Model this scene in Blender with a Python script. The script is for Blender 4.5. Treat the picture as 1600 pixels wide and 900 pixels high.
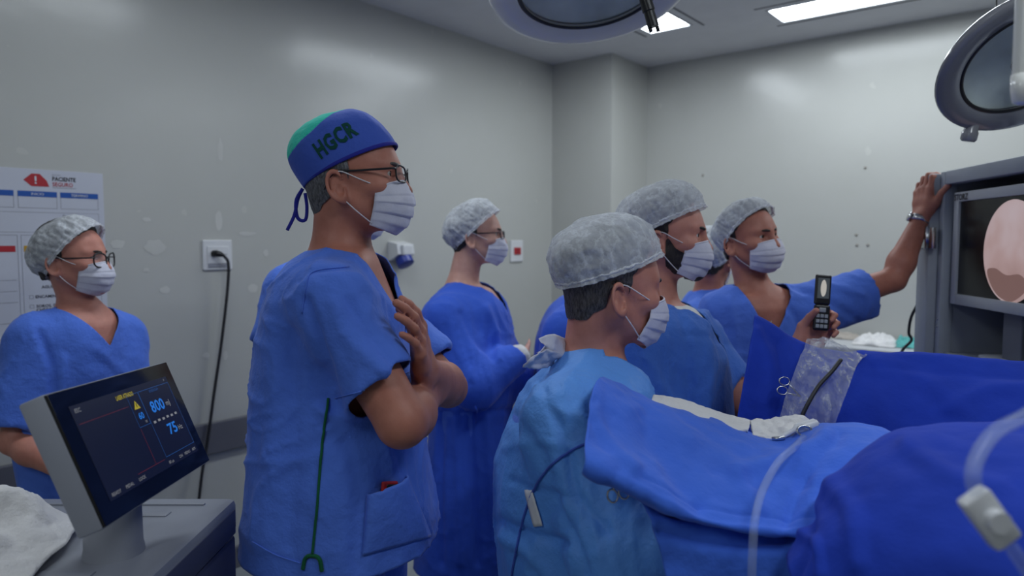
import bpy, bmesh, math, random
import numpy as np
from mathutils import Vector, Matrix
from mathutils.bvhtree import BVHTree

for _o in list(bpy.data.objects):
    bpy.data.objects.remove(_o, do_unlink=True)
SC = bpy.context.scene
COL = SC.collection
random.seed(7)

# ------------------------------------------------------------------ camera
# World = room axes (X along the back wall, Y towards it).  Design coordinates
# ("c" space) are metres right of / in front of the photographer, z up.
FPX = 1101.0
PITCH = math.atan(73 / FPX)
YAW = math.atan(890 / FPX)
CAMZ = 1.5
CT, ST = math.cos(YAW), math.sin(YAW)

cam_data = bpy.data.cameras.new('camera')
cam = bpy.data.objects.new('camera', cam_data)
COL.objects.link(cam)
cam.location = (0, 0, CAMZ)
cam.rotation_euler = (math.pi / 2 - PITCH, 0, YAW)
cam_data.sensor_width = 36
cam_data.lens = 36 * FPX / 1600
cam_data.clip_start = 0.02
cam_data.dof.use_dof = True
cam_data.dof.focus_distance = 1.5
cam_data.dof.aperture_fstop = 2.8
SC.camera = cam

# ------------------------------------------------------------------ world, exposure
world = bpy.data.worlds.new('world')
SC.world = world
world.use_nodes = True
world.node_tree.nodes['Background'].inputs[0].default_value = (0.55, 0.62, 0.75, 1)
world.node_tree.nodes['Background'].inputs[1].default_value = 0.02
SC.view_settings.view_transform = 'Standard'
SC.view_settings.look = 'None'
SC.view_settings.gamma = 1.0
SC.view_settings.use_curve_mapping = False
SC.view_settings.exposure = 0.0
LAMP_STRENGTH = 16.0
LAMP_COLOUR = (0.86, 0.94, 1.0)

# ------------------------------------------------------------------ coordinates
def ray(px, py):
    u = (px - 800) / FPX; v = (450 - py) / FPX
    return np.array([u, v * math.sin(PITCH) + math.cos(PITCH), v * math.cos(PITCH) - math.sin(PITCH)])

def at(px, py, D):
    """point of c space at ground depth D on the line of sight of a photo pixel"""
    r = ray(px, py); r = r * (D / r[1])
    return np.array([r[0], r[1], r[2] + CAMZ])

def W(c):
    c = np.asarray(c, float)
    return np.stack([c[..., 0] * CT - c[..., 1] * ST, c[..., 0] * ST + c[..., 1] * CT, c[..., 2]], -1)

def Winv(w):
    w = np.asarray(w, float)
    return np.stack([w[..., 0] * CT + w[..., 1] * ST, -w[..., 0] * ST + w[..., 1] * CT, w[..., 2]], -1)

def project(c):
    c = np.asarray(c, float)
    x = c[..., 0]; y = c[..., 1]; z = c[..., 2] - CAMZ
    F = y * math.cos(PITCH) - z * math.sin(PITCH); U = y * math.sin(PITCH) + z * math.cos(PITCH)
    return 800 + FPX * x / F, 450 - FPX * U / F

def A3(*v):
    return np.array(v, float)

def unit(v):
    v = np.asarray(v, float)
    return v / max(1e-9, np.linalg.norm(v))

# ------------------------------------------------------------------ objects
def tag(o, label=None, cat=None, group=None, kind=None):
    if label: o['label'] = label
    if cat: o['category'] = cat
    if group: o['group'] = group
    if kind: o['kind'] = kind
    return o

def empty(name, loc_c, label=None, cat=None, group=None, world_loc=False):
    o = bpy.data.objects.new(name, None)
    COL.objects.link(o)
    o.empty_display_size = 0.1
    o.location = loc_c if world_loc else W(loc_c)
    tag(o, label, cat, group)
    return o

def root_of(o):
    while o.parent: o = o.parent
    return o

def world_loc(o):
    v = Vector((0, 0, 0))
    while o: v = v + o.location; o = o.parent
    return np.array(v)

def mesh(name, verts, faces, mat, parent=None, smooth=True, space='c', sharp=None):
    """one mesh object; verts in c space ('c') or room space ('w'); origin at parent or at bottom centre"""
    V = np.asarray(verts, float).reshape(-1, 3)
    if space == 'c': V = W(V)
    if parent is not None: org = world_loc(parent)
    else: org = np.array([(V[:, 0].min() + V[:, 0].max()) / 2, (V[:, 1].min() + V[:, 1].max()) / 2, V[:, 2].min()])
    me = bpy.data.meshes.new(name)
    F = faces.tolist() if isinstance(faces, np.ndarray) else [list(f) for f in faces]
    me.from_pydata((V - org).tolist(), [], F)
    me.validate()
    if smooth:
        me.polygons.foreach_set('use_smooth', [True] * len(me.polygons))
    me.update()
    if mat is not None: me.materials.append(mat)
    o = bpy.data.objects.new(name, me)
    COL.objects.link(o)
    if parent is not None: o.parent = parent
    else: o.location = org
    if sharp:
        try: me.set_sharp_from_angle(angle=math.radians(sharp))
        except Exception: pass
    return o

def recalc(o):
    bm = bmesh.new(); bm.from_mesh(o.data)
    bmesh.ops.recalc_face_normals(bm, faces=bm.faces)
    bm.to_mesh(o.data); bm.free(); return o

class MB:
    """collects simple shapes (numpy) into one mesh"""
    def __init__(s): s.v = []; s.f = []; s.n = 0
    def add(s, V, F):
        V = np.asarray(V, float).reshape(-1, 3)
        s.v.append(V); s.f += [[i + s.n for i in f] for f in F]; s.n += len(V); return s
    def box(s, lo, hi, bev=0.0, R=None, o=(0, 0, 0)):
        bm = bmesh.new(); bmesh.ops.create_cube(bm, size=1)
        lo = np.array(lo, float); hi = np.array(hi, float)
        for v in bm.verts: v.co = Vector(((lo + hi) / 2 + (hi - lo) * np.array(v.co)).tolist())
        if bev > 0: bmesh.ops.bevel(bm, geom=bm.edges[:], offset=bev, segments=2, affect='EDGES', profile=0.5)
        bm.verts.index_update()
        V = np.array([v.co[:] for v in bm.verts]); F = [[v.index for v in f.verts] for f in bm.faces]
        bm.free()
        if R is not None: V = V @ np.asarray(R).T
        return s.add(V + np.array(o, float), F)
    def tube(s, pts, r, n=10, caps=True, closed=False, flat=1.0, up=None):
        pts = np.asarray(pts, float); m = len(pts)
        r = np.full(m, r) if np.isscalar(r) else np.asarray(r, float)
        T = np.gradient(pts, axis=0)
        if closed: T = np.roll(pts, -1, 0) - np.roll(pts, 1, 0)
        T /= np.maximum(1e-9, np.linalg.norm(T, axis=1))[:, None]
        u = np.cross(T[0], [0, 0, 1] if up is None else up)
        if np.linalg.norm(u) < 1e-3: u = np.cross(T[0], [0, 1, 0.1])
        u = unit(u); V = []
        for i in range(m):
            if up is not None:
                uu = np.cross(T[i], up)
                if np.linalg.norm(uu) > 1e-4: u = unit(uu)
            u = unit(u - T[i] * np.dot(u, T[i])); w = np.cross(T[i], u)
            a = np.arange(n) * 2 * math.pi / n
            V.append(pts[i] + r[i] * (np.cos(a)[:, None] * u * flat + np.sin(a)[:, None] * w))
        F = []
        for i in range(m if closed else m - 1):
            j = (i + 1) % m
            for k in range(n):
                k2 = (k + 1) % n
                F.append([i * n + k, i * n + k2, j * n + k2, j * n + k])
        if caps and not closed:
            F.append(list(range(n))[::-1]); F.append([(m - 1) * n + k for k in range(n)])
        return s.add(np.concatenate(V), F)
    def lathe(s, prof, origin, axis, n=32, caps=True):
        ax = unit(axis); u = np.cross(ax, [0, 0, 1])
        if np.linalg.norm(u) < 1e-3: u = np.cross(ax, [0, 1, 0])
        u = unit(u); w = np.cross(ax, u); V = []
        a = np.arange(n) * 2 * math.pi / n
        ring = np.cos(a)[:, None] * u + np.sin(a)[:, None] * w
        for (r, h) in prof: V.append(np.asarray(origin, float) + ax * h + ring * r)
        F = []
        for i in range(len(prof) - 1):
            for k in range(n):
                k2 = (k + 1) % n
                F.append([i * n + k, i * n + k2, (i + 1) * n + k2, (i + 1) * n + k])
        if caps:
            F.append(list(range(n))[::-1]); F.append([(len(prof) - 1) * n + k for k in range(n)])
        return s.add(np.concatenate(V), F)
    def prism(s, poly, nrm, depth):
        P = np.asarray(poly, float); m = len(P); Q = P + unit(nrm) * depth
        F = [list(range(m))[::-1], [m + i for i in range(m)]]
        F += [[i, (i + 1) % m, m + (i + 1) % m, m + i] for i in range(m)]
        return s.add(np.concatenate([P, Q]), F)
    def build(s, name, mat, parent=None, smooth=False, space='c', sharp=None):
        o = mesh(name, np.concatenate(s.v), s.f, mat, parent, smooth or bool(sharp), space, sharp)
        recalc(o)
        if sharp:
            try: o.data.set_sharp_from_angle(angle=math.radians(sharp))
            except Exception: pass
        return o

def spline(pts, n, closed=False):
    """Catmull-Rom through points"""
    P = np.asarray(pts, float); m = len(P)
    if m == 2: return P[0] + (P[1] - P[0]) * np.linspace(0, 1, n)[:, None]
    if closed: Q = np.vstack([P[-1], P, P[0], P[1]]); segs = m
    else: Q = np.vstack([2 * P[0] - P[1], P, 2 * P[-1] - P[-2]]); segs = m - 1
    t = np.linspace(0, segs, n, endpoint=not closed); i = np.minimum(t.astype(int), segs - 1); u = (t - i)[:, None]
    a, b, c, d = Q[i], Q[i + 1], Q[i + 2], Q[i + 3]
    return 0.5 * (2 * b + (c - a) * u + (2 * a - 5 * b + 4 * c - d) * u ** 2 + (3 * b - a - 3 * c + d) * u ** 3)

def sheet(rows, nu, nv):
    """grid of control points (rows x columns) -> smooth surface of nv x nu points"""
    R = np.stack([spline(r, nu) for r in rows], 0)
    G = np.stack([spline(R[:, i], nv) for i in range(nu)], 1)
    return G

def grid_faces(nv, nu, wrap=False):
    i, j = np.meshgrid(np.arange(nv - 1), np.arange(nu if wrap else nu - 1), indexing='ij')
    j2 = (j + 1) % nu
    return np.stack([i * nu + j, i * nu + j2, (i + 1) * nu + j2, (i + 1) * nu + j], -1).reshape(-1, 4)

def grid_normals(G):
    du = np.gradient(G, axis=1); dv = np.gradient(G, axis=0)
    N = np.cross(du, dv); return N / np.maximum(1e-9, np.linalg.norm(N, axis=-1))[..., None]

# ------------------------------------------------------------------ noise
def _hash(i, j, k, seed):
    h = (i * 374761393 + j * 668265263 + k * 2147483647 + seed * 974634777) & 0xffffffff
    h = ((h ^ (h >> 13)) * 1274126177) & 0xffffffff
    h = h ^ (h >> 16)
    return (h & 0xffff) / 32767.5 - 1.0

def noise(P, scale=1.0, seed=0):
    P = np.asarray(P, float) * scale
    I = np.floor(P).astype(np.int64); f = P - I; u = f * f * f * (f * (f * 6 - 15) + 10)
    out = 0
    for dx in (0, 1):
        for dy in (0, 1):
            for dz in (0, 1):
                w = (u[..., 0] if dx else 1 - u[..., 0]) * (u[..., 1] if dy else 1 - u[..., 1]) * (u[..., 2] if dz else 1 - u[..., 2])
                out = out + w * _hash(I[..., 0] + dx, I[..., 1] + dy, I[..., 2] + dz, seed)
    return out

def fbm(P, scale, octaves=3, seed=0):
    o = 0; a = 1.0
    for i in range(octaves):
        o = o + a * noise(P, scale * 2 ** i, seed + i * 17); a *= 0.5
    return o

# ------------------------------------------------------------------ signed distance modelling
def smin(a, b, k):
    if k <= 0: return np.minimum(a, b)
    h = np.maximum(k - np.abs(a - b), 0) / k
    return np.minimum(a, b) - h * h * (k * 0.25)

def smax(a, b, k): return -smin(-a, -b, k)

def sd_ell(x, y, z, c, r):
    x = x - c[0]; y = y - c[1]; z = z - c[2]
    k0 = np.sqrt((x / r[0]) ** 2 + (y / r[1]) ** 2 + (z / r[2]) ** 2)
    k1 = np.sqrt((x / r[0] ** 2) ** 2 + (y / r[1] ** 2) ** 2 + (z / r[2] ** 2) ** 2)
    return k0 * (k0 - 1) / np.maximum(k1, 1e-6)

def sd_cap(x, y, z, a, b, ra, rb):
    d = [b[i] - a[i] for i in range(3)]; dd = max(1e-9, d[0] ** 2 + d[1] ** 2 + d[2] ** 2)
    px = x - a[0]; py = y - a[1]; pz = z - a[2]
    t = np.clip((px * d[0] + py * d[1] + pz * d[2]) / dd, 0, 1)
    return np.sqrt((px - t * d[0]) ** 2 + (py - t * d[1]) ** 2 + (pz - t * d[2]) ** 2) - (ra + (rb - ra) * t)

class Field:
    def __init__(s, xs, ys, zs):
        s.ax = [np.asarray(a, np.float32) for a in (xs, ys, zs)]
        s.F = np.full([len(a) for a in s.ax], 0.5, np.float32)
    def sub(s, lo, hi):
        sl = []; g = []
        for k in range(3):
            i0 = max(0, np.searchsorted(s.ax[k], lo[k]) - 1); i1 = min(len(s.ax[k]), np.searchsorted(s.ax[k], hi[k]) + 1)
            sl.append(slice(i0, max(i0 + 1, i1))); sh = [1, 1, 1]; sh[k] = -1
            g.append(s.ax[k][sl[-1]].reshape(sh))
        return tuple(sl), g
    def add(s, fn, lo, hi, k=0.01, mode='u', m=None):
        m = (k + 0.03) if m is None else m
        sl, (X, Y, Z) = s.sub(np.asarray(lo) - m, np.asarray(hi) + m)
        d = fn(X, Y, Z)
        s.F[sl] = smin(s.F[sl], d, k) if mode == 'u' else smax(s.F[sl], -d, k)
    def cap(s, a, b, ra, rb, k=0.01, mode='u'):
        r = max(ra, rb)
        s.add(lambda X, Y, Z: sd_cap(X, Y, Z, a, b, ra, rb), np.minimum(a, b) - r, np.maximum(a, b) + r, k, mode)
    def ell(s, c, r, k=0.01, mode='u'):
        s.add(lambda X, Y, Z: sd_ell(X, Y, Z, c, r), np.asarray(c) - r, np.asarray(c) + r, k, mode)
    def loft(s, L, k=0.02):
        lo, hi = L.bounds()
        s.add(lambda X, Y, Z: L.sdf(X, Y, Z), lo, hi, k)
    def mesh(s):
        return surface_nets(s.F, *s.ax)

def lines(lo, hi, fine, hf, hc):
    """grid line positions: spacing hf inside the fine ranges, hc elsewhere"""
    out = [lo]; x = lo
    while x < hi:
        h = hc
        for (a, b, *hh) in fine:
            ff = hh[0] if hh else hf
            if x >= a - 1e-6 and x < b: h = min(h, ff)
            elif x < a: h = min(h, max(ff, (a - x) * 0.6 + ff * 0.5))
        x += h; out.append(x)
    return np.array(out, np.float32)

def surface_nets(F, xs, ys, zs):
    S = F < 0
    nx, ny, nz = F.shape
    c = np.zeros((nx - 1, ny - 1, nz - 1), np.int8)
    for a in (0, 1):
        for b in (0, 1):
            for d in (0, 1):
                c += S[a:nx - 1 + a, b:ny - 1 + b, d:nz - 1 + d]
    act = (c > 0) & (c < 8)
    I, J, K = np.nonzero(act)
    n = len(I)
    idx = np.full(act.shape, -1, np.int64); idx[I, J, K] = np.arange(n)
    acc = np.zeros((n, 3)); cnt = np.zeros(n)
    corner = {}
    for a in (0, 1):
        for b in (0, 1):
            for d in (0, 1): corner[a, b, d] = F[I + a, J + b, K + d]
    for ax in range(3):
        for b in (0, 1):
            for d in (0, 1):
                p = [b, d]; p.insert(ax, 0); q = [b, d]; q.insert(ax, 1)
                f0 = corner[tuple(p)]; f1 = corner[tuple(q)]
                m = (f0 < 0) != (f1 < 0)
                t = np.where(m, f0 / np.where(f0 == f1, 1, f0 - f1), 0)
                P0 = np.stack([xs[I + p[0]], ys[J + p[1]], zs[K + p[2]]], 1); P1 = np.stack([xs[I + q[0]], ys[J + q[1]], zs[K + q[2]]], 1)
                acc += np.where(m[:, None], P0 + (P1 - P0) * t[:, None], 0); cnt += m
    V = acc / np.maximum(cnt, 1)[:, None]
    Q = []
    # x edges
    for ax in range(3):
        a0 = S[:-1] if ax == 0 else (S[:, :-1] if ax == 1 else S[:, :, :-1])
        a1 = S[1:] if ax == 0 else (S[:, 1:] if ax == 1 else S[:, :, 1:])
        i, j, k = np.nonzero(a0 != a1)
        o1, o2 = [(1, 2), (2, 0), (0, 1)][ax]
        ijk = np.stack([i, j, k], 1)
        ok = (ijk[:, o1] > 0) & (ijk[:, o2] > 0) & (ijk[:, o1] < F.shape[o1] - 1) & (ijk[:, o2] < F.shape[o2] - 1)
        ijk = ijk[ok]
        ins = S[ijk[:, 0], ijk[:, 1], ijk[:, 2]]
        def cell(d1, d2):
            e = ijk.copy(); e[:, o1] -= d1; e[:, o2] -= d2
            return idx[e[:, 0], e[:, 1], e[:, 2]]
        q = np.stack([cell(1, 1), cell(0, 1), cell(0, 0), cell(1, 0)], 1)
        q[~ins] = q[~ins][:, ::-1]
        Q.append(q)
    return V, np.concatenate(Q)

def to_tris(Q):
    return np.concatenate([Q[:, [0, 1, 2]], Q[:, [0, 2, 3]]])

def relax(V, Q, it=2, lam=0.5):
    e = np.concatenate([Q[:, [i, (i + 1) % Q.shape[1]]] for i in range(Q.shape[1])])
    for _ in range(it):
        acc = np.zeros_like(V); cnt = np.zeros(len(V))
        for k in range(3):
            acc[:, k] = np.bincount(e[:, 0], V[e[:, 1], k], len(V)) + np.bincount(e[:, 1], V[e[:, 0], k], len(V))
        cnt = np.bincount(e[:, 0], minlength=len(V)) + np.bincount(e[:, 1], minlength=len(V))
        V = V + lam * (acc / np.maximum(cnt, 1)[:, None] - V)
    return V

def vnormals(V, T):
    n = np.cross(V[T[:, 1]] - V[T[:, 0]], V[T[:, 2]] - V[T[:, 0]])
    N = np.zeros_like(V)
    for k in range(3):
        for c in range(T.shape[1] if T.shape[1] == 3 else 4): N[:, k] += np.bincount(T[:, c], n[:, k], len(V))
    return N / np.maximum(1e-12, np.linalg.norm(N, axis=1))[:, None]

def clip(V, T, g):
    """keep g<0, cutting triangles along g=0"""
    ins = g < 0; cnt = ins[T].sum(1)
    keep = T[cnt == 3]; mix = T[(cnt == 1) | (cnt == 2)]
    newv = []; cache = {}; base = len(V); out = []
    def cut(a, b):
        key = (a, b) if a < b else (b, a)
        if key not in cache:
            t = g[a] / (g[a] - g[b]); t = min(max(t, 0.0), 1.0)
            newv.append(V[a] + (V[b] - V[a]) * t); cache[key] = base + len(newv) - 1
        return cache[key]
    for tri in mix.tolist():
        poly = []
        for k in range(3):
            a, b = tri[k], tri[(k + 1) % 3]
            if ins[a]: poly.append(a)
            if ins[a] != ins[b]: poly.append(cut(a, b))
        for k in range(1, len(poly) - 1): out.append([poly[0], poly[k], poly[k + 1]])
    V2 = np.vstack([V, np.array(newv).reshape(-1, 3)]); T2 = np.vstack([keep, np.array(out, int).reshape(-1, 3)])
    used = np.unique(T2); m = np.full(len(V2), -1); m[used] = np.arange(len(used))
    return V2[used], m[T2]

def solidify(o, t, offset=-1):
    m = o.modifiers.new('thickness', 'SOLIDIFY'); m.thickness = t; m.offset = offset
    return o

class Loft:
    """horizontal super-elliptic sections: rows of (z, cx, cy, rx, ry); rx along the person's side axis, ry along facing"""
    def __init__(s, rows, yaw, n=2.4, grow=0.0):
        R = np.array(sorted(rows)); s.R = R; s.n = n; s.g = grow
        s.f = np.array([math.cos(yaw), math.sin(yaw)]); s.r = np.array([math.sin(yaw), -math.cos(yaw)])
    def par(s, z):
        R = s.R
        zz = np.linspace(R[0, 0], R[-1, 0], 160)
        out = []
        for k in range(1, 5):
            y = np.interp(zz, R[:, 0], R[:, k])
            w = np.hanning(13); w /= w.sum(); y = np.convolve(np.pad(y, 6, mode='edge'), w, 'valid')
            out.append(np.interp(z, zz, y))
        return out
    def sdf(s, X, Y, Z):
        cx, cy, rx, ry = [np.asarray(a, np.float32) for a in s.par(np.asarray(Z))]
        rx = np.maximum(rx + s.g, 0.01); ry = np.maximum(ry + s.g, 0.01)
        x = X - cx; y = Y - cy
        a = np.abs(x * s.r[0] + y * s.r[1]) / rx; b = np.abs(x * s.f[0] + y * s.f[1]) / ry
        q = (a ** s.n + b ** s.n) ** (1 / s.n)
        d = (q - 1) * np.minimum(rx, ry) * 0.9
        return smax(smax(d, Z - s.R[-1, 0] - s.g, 0.02), s.R[0, 0] - s.g - Z, 0.01)
    def bounds(s):
        m = np.maximum(s.R[:, 3], s.R[:, 4]).max() + s.g + 0.02
        return A3(s.R[:, 1].min() - m, s.R[:, 2].min() - m, s.R[0, 0] - 0.03), A3(s.R[:, 1].max() + m, s.R[:, 2].max() + m, s.R[-1, 0] + 0.03)

def silhouette(rows, D, yaw, ratio=1.3):
    """sections from outline rows (py, x_left, x_right) of a torso whose axis stands at depth D (number or per-row third value)"""
    out = []
    for r in rows:
        py, xl, xr = r[:3]; d = r[3] if len(r) > 3 else D
        c = at((xl + xr) / 2, py, d); w = abs(at(xr, py, d)[0] - at(xl, py, d)[0]) / 2
        va = math.atan2(c[0], c[1])                     # direction of view
        th = yaw + va                                   # 0 = pure profile
        q = r[4] if len(r) > 4 else ratio
        vw = math.cos(va)                               # outline width seen square to the line of sight
        b = w * vw / math.sqrt(math.cos(th) ** 2 + (q * math.sin(th)) ** 2)
        out.append((c[2], c[0], c[1], q * b, b))
    return out

# ------------------------------------------------------------------ materials
def srgb(r, g, b):
    f = lambda c: (c / 255 / 12.92) if c / 255 <= 0.04045 else ((c / 255 + 0.055) / 1.055) ** 2.4
    return (f(r), f(g), f(b))

def new_mat(name):
    m = bpy.data.materials.new(name); m.use_nodes = True
    nt = m.node_tree; b = nt.nodes['Principled BSDF']
    return m, nt, b

def texco(nt, scale=(1, 1, 1), kind='Object'):
    tc = nt.nodes.new('ShaderNodeTexCoord'); mp = nt.nodes.new('ShaderNodeMapping')
    mp.inputs['Scale'].default_value = scale
    nt.links.new(tc.outputs[kind], mp.inputs['Vector'])
    return mp.outputs['Vector']

def add_noise(nt, vec, scale, detail=3, rough=0.55):
    n = nt.nodes.new('ShaderNodeTexNoise'); n.inputs['Scale'].default_value = scale
    n.inputs['Detail'].default_value = detail; n.inputs['Roughness'].default_value = rough
    nt.links.new(vec, n.inputs['Vector']); return n.outputs['Fac']

def ramp(nt, fac, stops):
    r = nt.nodes.new('ShaderNodeValToRGB'); cr = r.color_ramp
    while len(cr.elements) > 1: cr.elements.remove(cr.elements[-1])
    for i, (p, c) in enumerate(stops):
        e = cr.elements[0] if i == 0 else cr.elements.new(p)
        e.position = p; e.color = (*c, 1) if len(c) == 3 else c
    nt.links.new(fac, r.inputs['Fac']); return r.outputs['Color']

def bump(nt, b, fac, strength, dist=0.002):
    n = nt.nodes.new('ShaderNodeBump'); n.inputs['Strength'].default_value = strength; n.inputs['Distance'].default_value = dist
    nt.links.new(fac, n.inputs['Height'])
    nt.links.new(n.outputs['Normal'], b.inputs['Normal'])

def mat(name, col, rough=0.5, metal=0.0, var=0.08, vscale=6.0, bump_s=0.0, bump_scale=60, bump_d=0.001, spec=0.5, coat=0.0, sheen=0.0, sss=0.0, stretch=(1, 1, 1), alpha=None, trans=0.0, emit=None, emit_s=0.0):
    m, nt, b = new_mat(name)
    v = texco(nt, stretch)
    f = add_noise(nt, v, vscale)
    lo = tuple(max(0, c * (1 - var)) for c in col); hi = tuple(min(1, c * (1 + var)) for c in col)
    nt.links.new(ramp(nt, f, [(0.3, lo), (0.7, hi)]), b.inputs['Base Color'])
    b.inputs['Roughness'].default_value = rough; b.inputs['Metallic'].default_value = metal
    b.inputs['Specular IOR Level'].default_value = spec
    if coat: b.inputs['Coat Weight'].default_value = coat; b.inputs['Coat Roughness'].default_value = 0.15
    if sheen: b.inputs['Sheen Weight'].default_value = sheen; b.inputs['Sheen Roughness'].default_value = 0.5
    if sss:
        b.inputs['Subsurface Weight'].default_value = sss; b.inputs['Subsurface Radius'].default_value = (0.012, 0.004, 0.002); b.inputs['Subsurface Scale'].default_value = 0.6
    if alpha is not None: b.inputs['Alpha'].default_value = alpha
    if trans: b.inputs['Transmission Weight'].default_value = trans
    if bump_s: bump(nt, b, add_noise(nt, v, bump_scale, 4), bump_s, bump_d)
    if emit:
        b.inputs['Emission Color'].default_value = (*emit, 1); b.inputs['Emission Strength'].default_value = emit_s
    return m

def fabric(name, col, rough=0.85, wr=0.5, wr_scale=9, weave=0.25, sheen=0.15, spec=0.25, var=0.10):
    """woven cotton: large creases, soft crumple and a fine weave in the relief"""
    m, nt, b = new_mat(name)
    v = texco(nt)
    f = add_noise(nt, v, 5, 4)
    lo = tuple(c * (1 - var) for c in col); hi = tuple(min(1, c * (1 + var)) for c in col)
    nt.links.new(ramp(nt, f, [(0.3, lo), (0.7, hi)]), b.inputs['Base Color'])
    b.inputs['Roughness'].default_value = rough; b.inputs['Specular IOR Level'].default_value = spec
    b.inputs['Sheen Weight'].default_value = sheen; b.inputs['Sheen Roughness'].default_value = 0.4
    n1 = add_noise(nt, v, wr_scale, 5, 0.6)
    n2 = add_noise(nt, v, 420, 2, 0.5)
    mix = nt.nodes.new('ShaderNodeMath'); mix.operation = 'MULTIPLY_ADD'
    nt.links.new(n2, mix.inputs[0]); mix.inputs[1].default_value = weave * 0.06; nt.links.new(n1, mix.inputs[2])
    bump(nt, b, mix.outputs[0], wr, 0.02)
    return m

def skin(name, col, rough=0.5, freckle=0.10):
    m, nt, b = new_mat(name)
    v = texco(nt)
    f = add_noise(nt, v, 22, 5, 0.6)
    lo = (col[0] * (1 - freckle), col[1] * (1 - freckle * 1.7), col[2] * (1 - freckle * 1.8)); hi = tuple(min(1, c * (1 + freckle)) for c in col)
    nt.links.new(ramp(nt, f, [(0.32, lo), (0.68, hi)]), b.inputs['Base Color'])
    b.inputs['Roughness'].default_value = rough; b.inputs['Specular IOR Level'].default_value = 0.4
    b.inputs['Subsurface Weight'].default_value = 0.12; b.inputs['Subsurface Radius'].default_value = (0.012, 0.004, 0.002); b.inputs['Subsurface Scale'].default_value = 0.5
    bump(nt, b, add_noise(nt, v, 260, 3), 0.25, 0.0008)
    return m

def sheer(name, col, cover=0.6, scale=60, rough=0.8, stretch=(1, 1, 1), contrast=0.3, trans_light=0.35):
    """thin non-woven or film: partly see-through cloth"""
    m, nt, b = new_mat(name)
    v = texco(nt, stretch)
    f = add_noise(nt, v, scale, 5, 0.65)
    b.inputs['Base Color'].default_value = (*col, 1); b.inputs['Roughness'].default_value = rough
    b.inputs['Specular IOR Level'].default_value = 0.3
    al = ramp(nt, f, [(0.3, (max(0, cover - contrast),) * 3), (0.75, (min(1, cover + contrast),) * 3)])
    g = add_noise(nt, v, scale * 0.45, 4, 0.6)          # crease lines, where the film lies double
    m1 = nt.nodes.new('ShaderNodeMath'); m1.operation = 'SUBTRACT'; nt.links.new(g, m1.inputs[0]); m1.inputs[1].default_value = 0.5
    m2 = nt.nodes.new('ShaderNodeMath'); m2.operation = 'ABSOLUTE'; nt.links.new(m1.outputs[0], m2.inputs[0])
    cr = ramp(nt, m2.outputs[0], [(0.0, (0.20,) * 3), (0.05, (0.0,) * 3)])
    ad = nt.nodes.new('ShaderNodeMath'); ad.operation = 'ADD'; ad.use_clamp = True; nt.links.new(al, ad.inputs[0]); nt.links.new(cr, ad.inputs[1])
    nt.links.new(ad.outputs[0], b.inputs['Alpha'])
    bump(nt, b, m2.outputs[0], 0.55, 0.012)
    return m

def glow(name, col, s):
    m, nt, b = new_mat(name)
    b.inputs['Base Color'].default_value = (0.01, 0.01, 0.01, 1); b.inputs['Roughness'].default_value = 0.4
    b.inputs['Emission Color'].default_value = (*col, 1); b.inputs['Emission Strength'].default_value = s
    return m

M = {}
M['scrub'] = fabric('scrub_cotton', (0.088, 0.195, 0.72), wr=0.6)
M['scrub_teal'] = fabric('scrub_cotton_washed', (0.062, 0.175, 0.60), wr=0.55)
M['gown_dark'] = fabric('cotton_gown', (0.045, 0.125, 0.64), wr=0.45)
M['gown_paper'] = fabric('nonwoven_gown', (0.105, 0.315, 0.82), rough=0.6, wr=0.5, wr_scale=14, weave=0.1, sheen=0.05, spec=0.4, var=0.06)
M['drape'] = fabric('drape_cotton', (0.055, 0.16, 0.72), wr=0.45)
M['drape_dark'] = fabric('drape_dark_cotton', (0.012, 0.045, 0.42), wr=0.3, var=0.14, sheen=0.03)
M['piping'] = fabric('green_piping', (0.008, 0.11, 0.045), wr=0.1)
M['cap_blue'] = fabric('cap_cotton', (0.050, 0.105, 0.48), wr=0.35, var=0.08)
M['cap_band'] = fabric('cap_band_cotton', (0.022, 0.026, 0.28), wr=0.3)
M['cap_green'] = fabric('cap_green_cotton', (0.03, 0.58, 0.45), wr=0.5)
M['letter_green'] = fabric('embroidery', (0.004, 0.055, 0.045), wr=0.2)
M['mask'] = fabric('mask_nonwoven', (0.66, 0.66, 0.76), rough=0.8, wr=0.12, wr_scale=20, weave=0.1, sheen=0.05, var=0.03)
M['strap'] = mat('elastic_strap', (0.70, 0.68, 0.70), 0.8)
M['bouffant'] = sheer('bouffant_nonwoven', (0.74, 0.77, 0.82), 0.40, 50, contrast=0.10)
M['bouffant_band'] = sheer('bouffant_band', (0.70, 0.72, 0.78), 0.8, 120, contrast=0.2)
M['white_cloth'] = fabric('white_cotton', (0.74, 0.73, 0.73), wr=0.6, wr_scale=16, var=0.04)
M['black_plastic'] = mat('black_plastic', (0.012, 0.012, 0.014), 0.35)
M['black_cable'] = mat('black_rubber', (0.02, 0.02, 0.024), 0.5)
M['white_plastic'] = mat('white_plastic', (0.70, 0.71, 0.73), 0.35, var=0.04)
M['lens'] = mat('spectacle_lens', (0.95, 0.96, 0.97), 0.03, alpha=0.10, spec=0.6)
M['steel'] = mat('steel', (0.55, 0.56, 0.58), 0.25, 1.0, var=0.1)
M['grey_metal'] = mat('painted_metal', (0.30, 0.33, 0.385), 0.45, var=0.05, bump_s=0.05)
M['eye_white'] = mat('eye_white', (0.62, 0.58, 0.55), 0.15, var=0.05)
M['iris'] = mat('iris_brown', (0.03, 0.015, 0.008), 0.1)
M['shoe'] = mat('shoe_rubber', (0.03, 0.03, 0.035), 0.6)
M['undershirt'] = fabric('black_undershirt', (0.012, 0.012, 0.018), wr=0.2)
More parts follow.
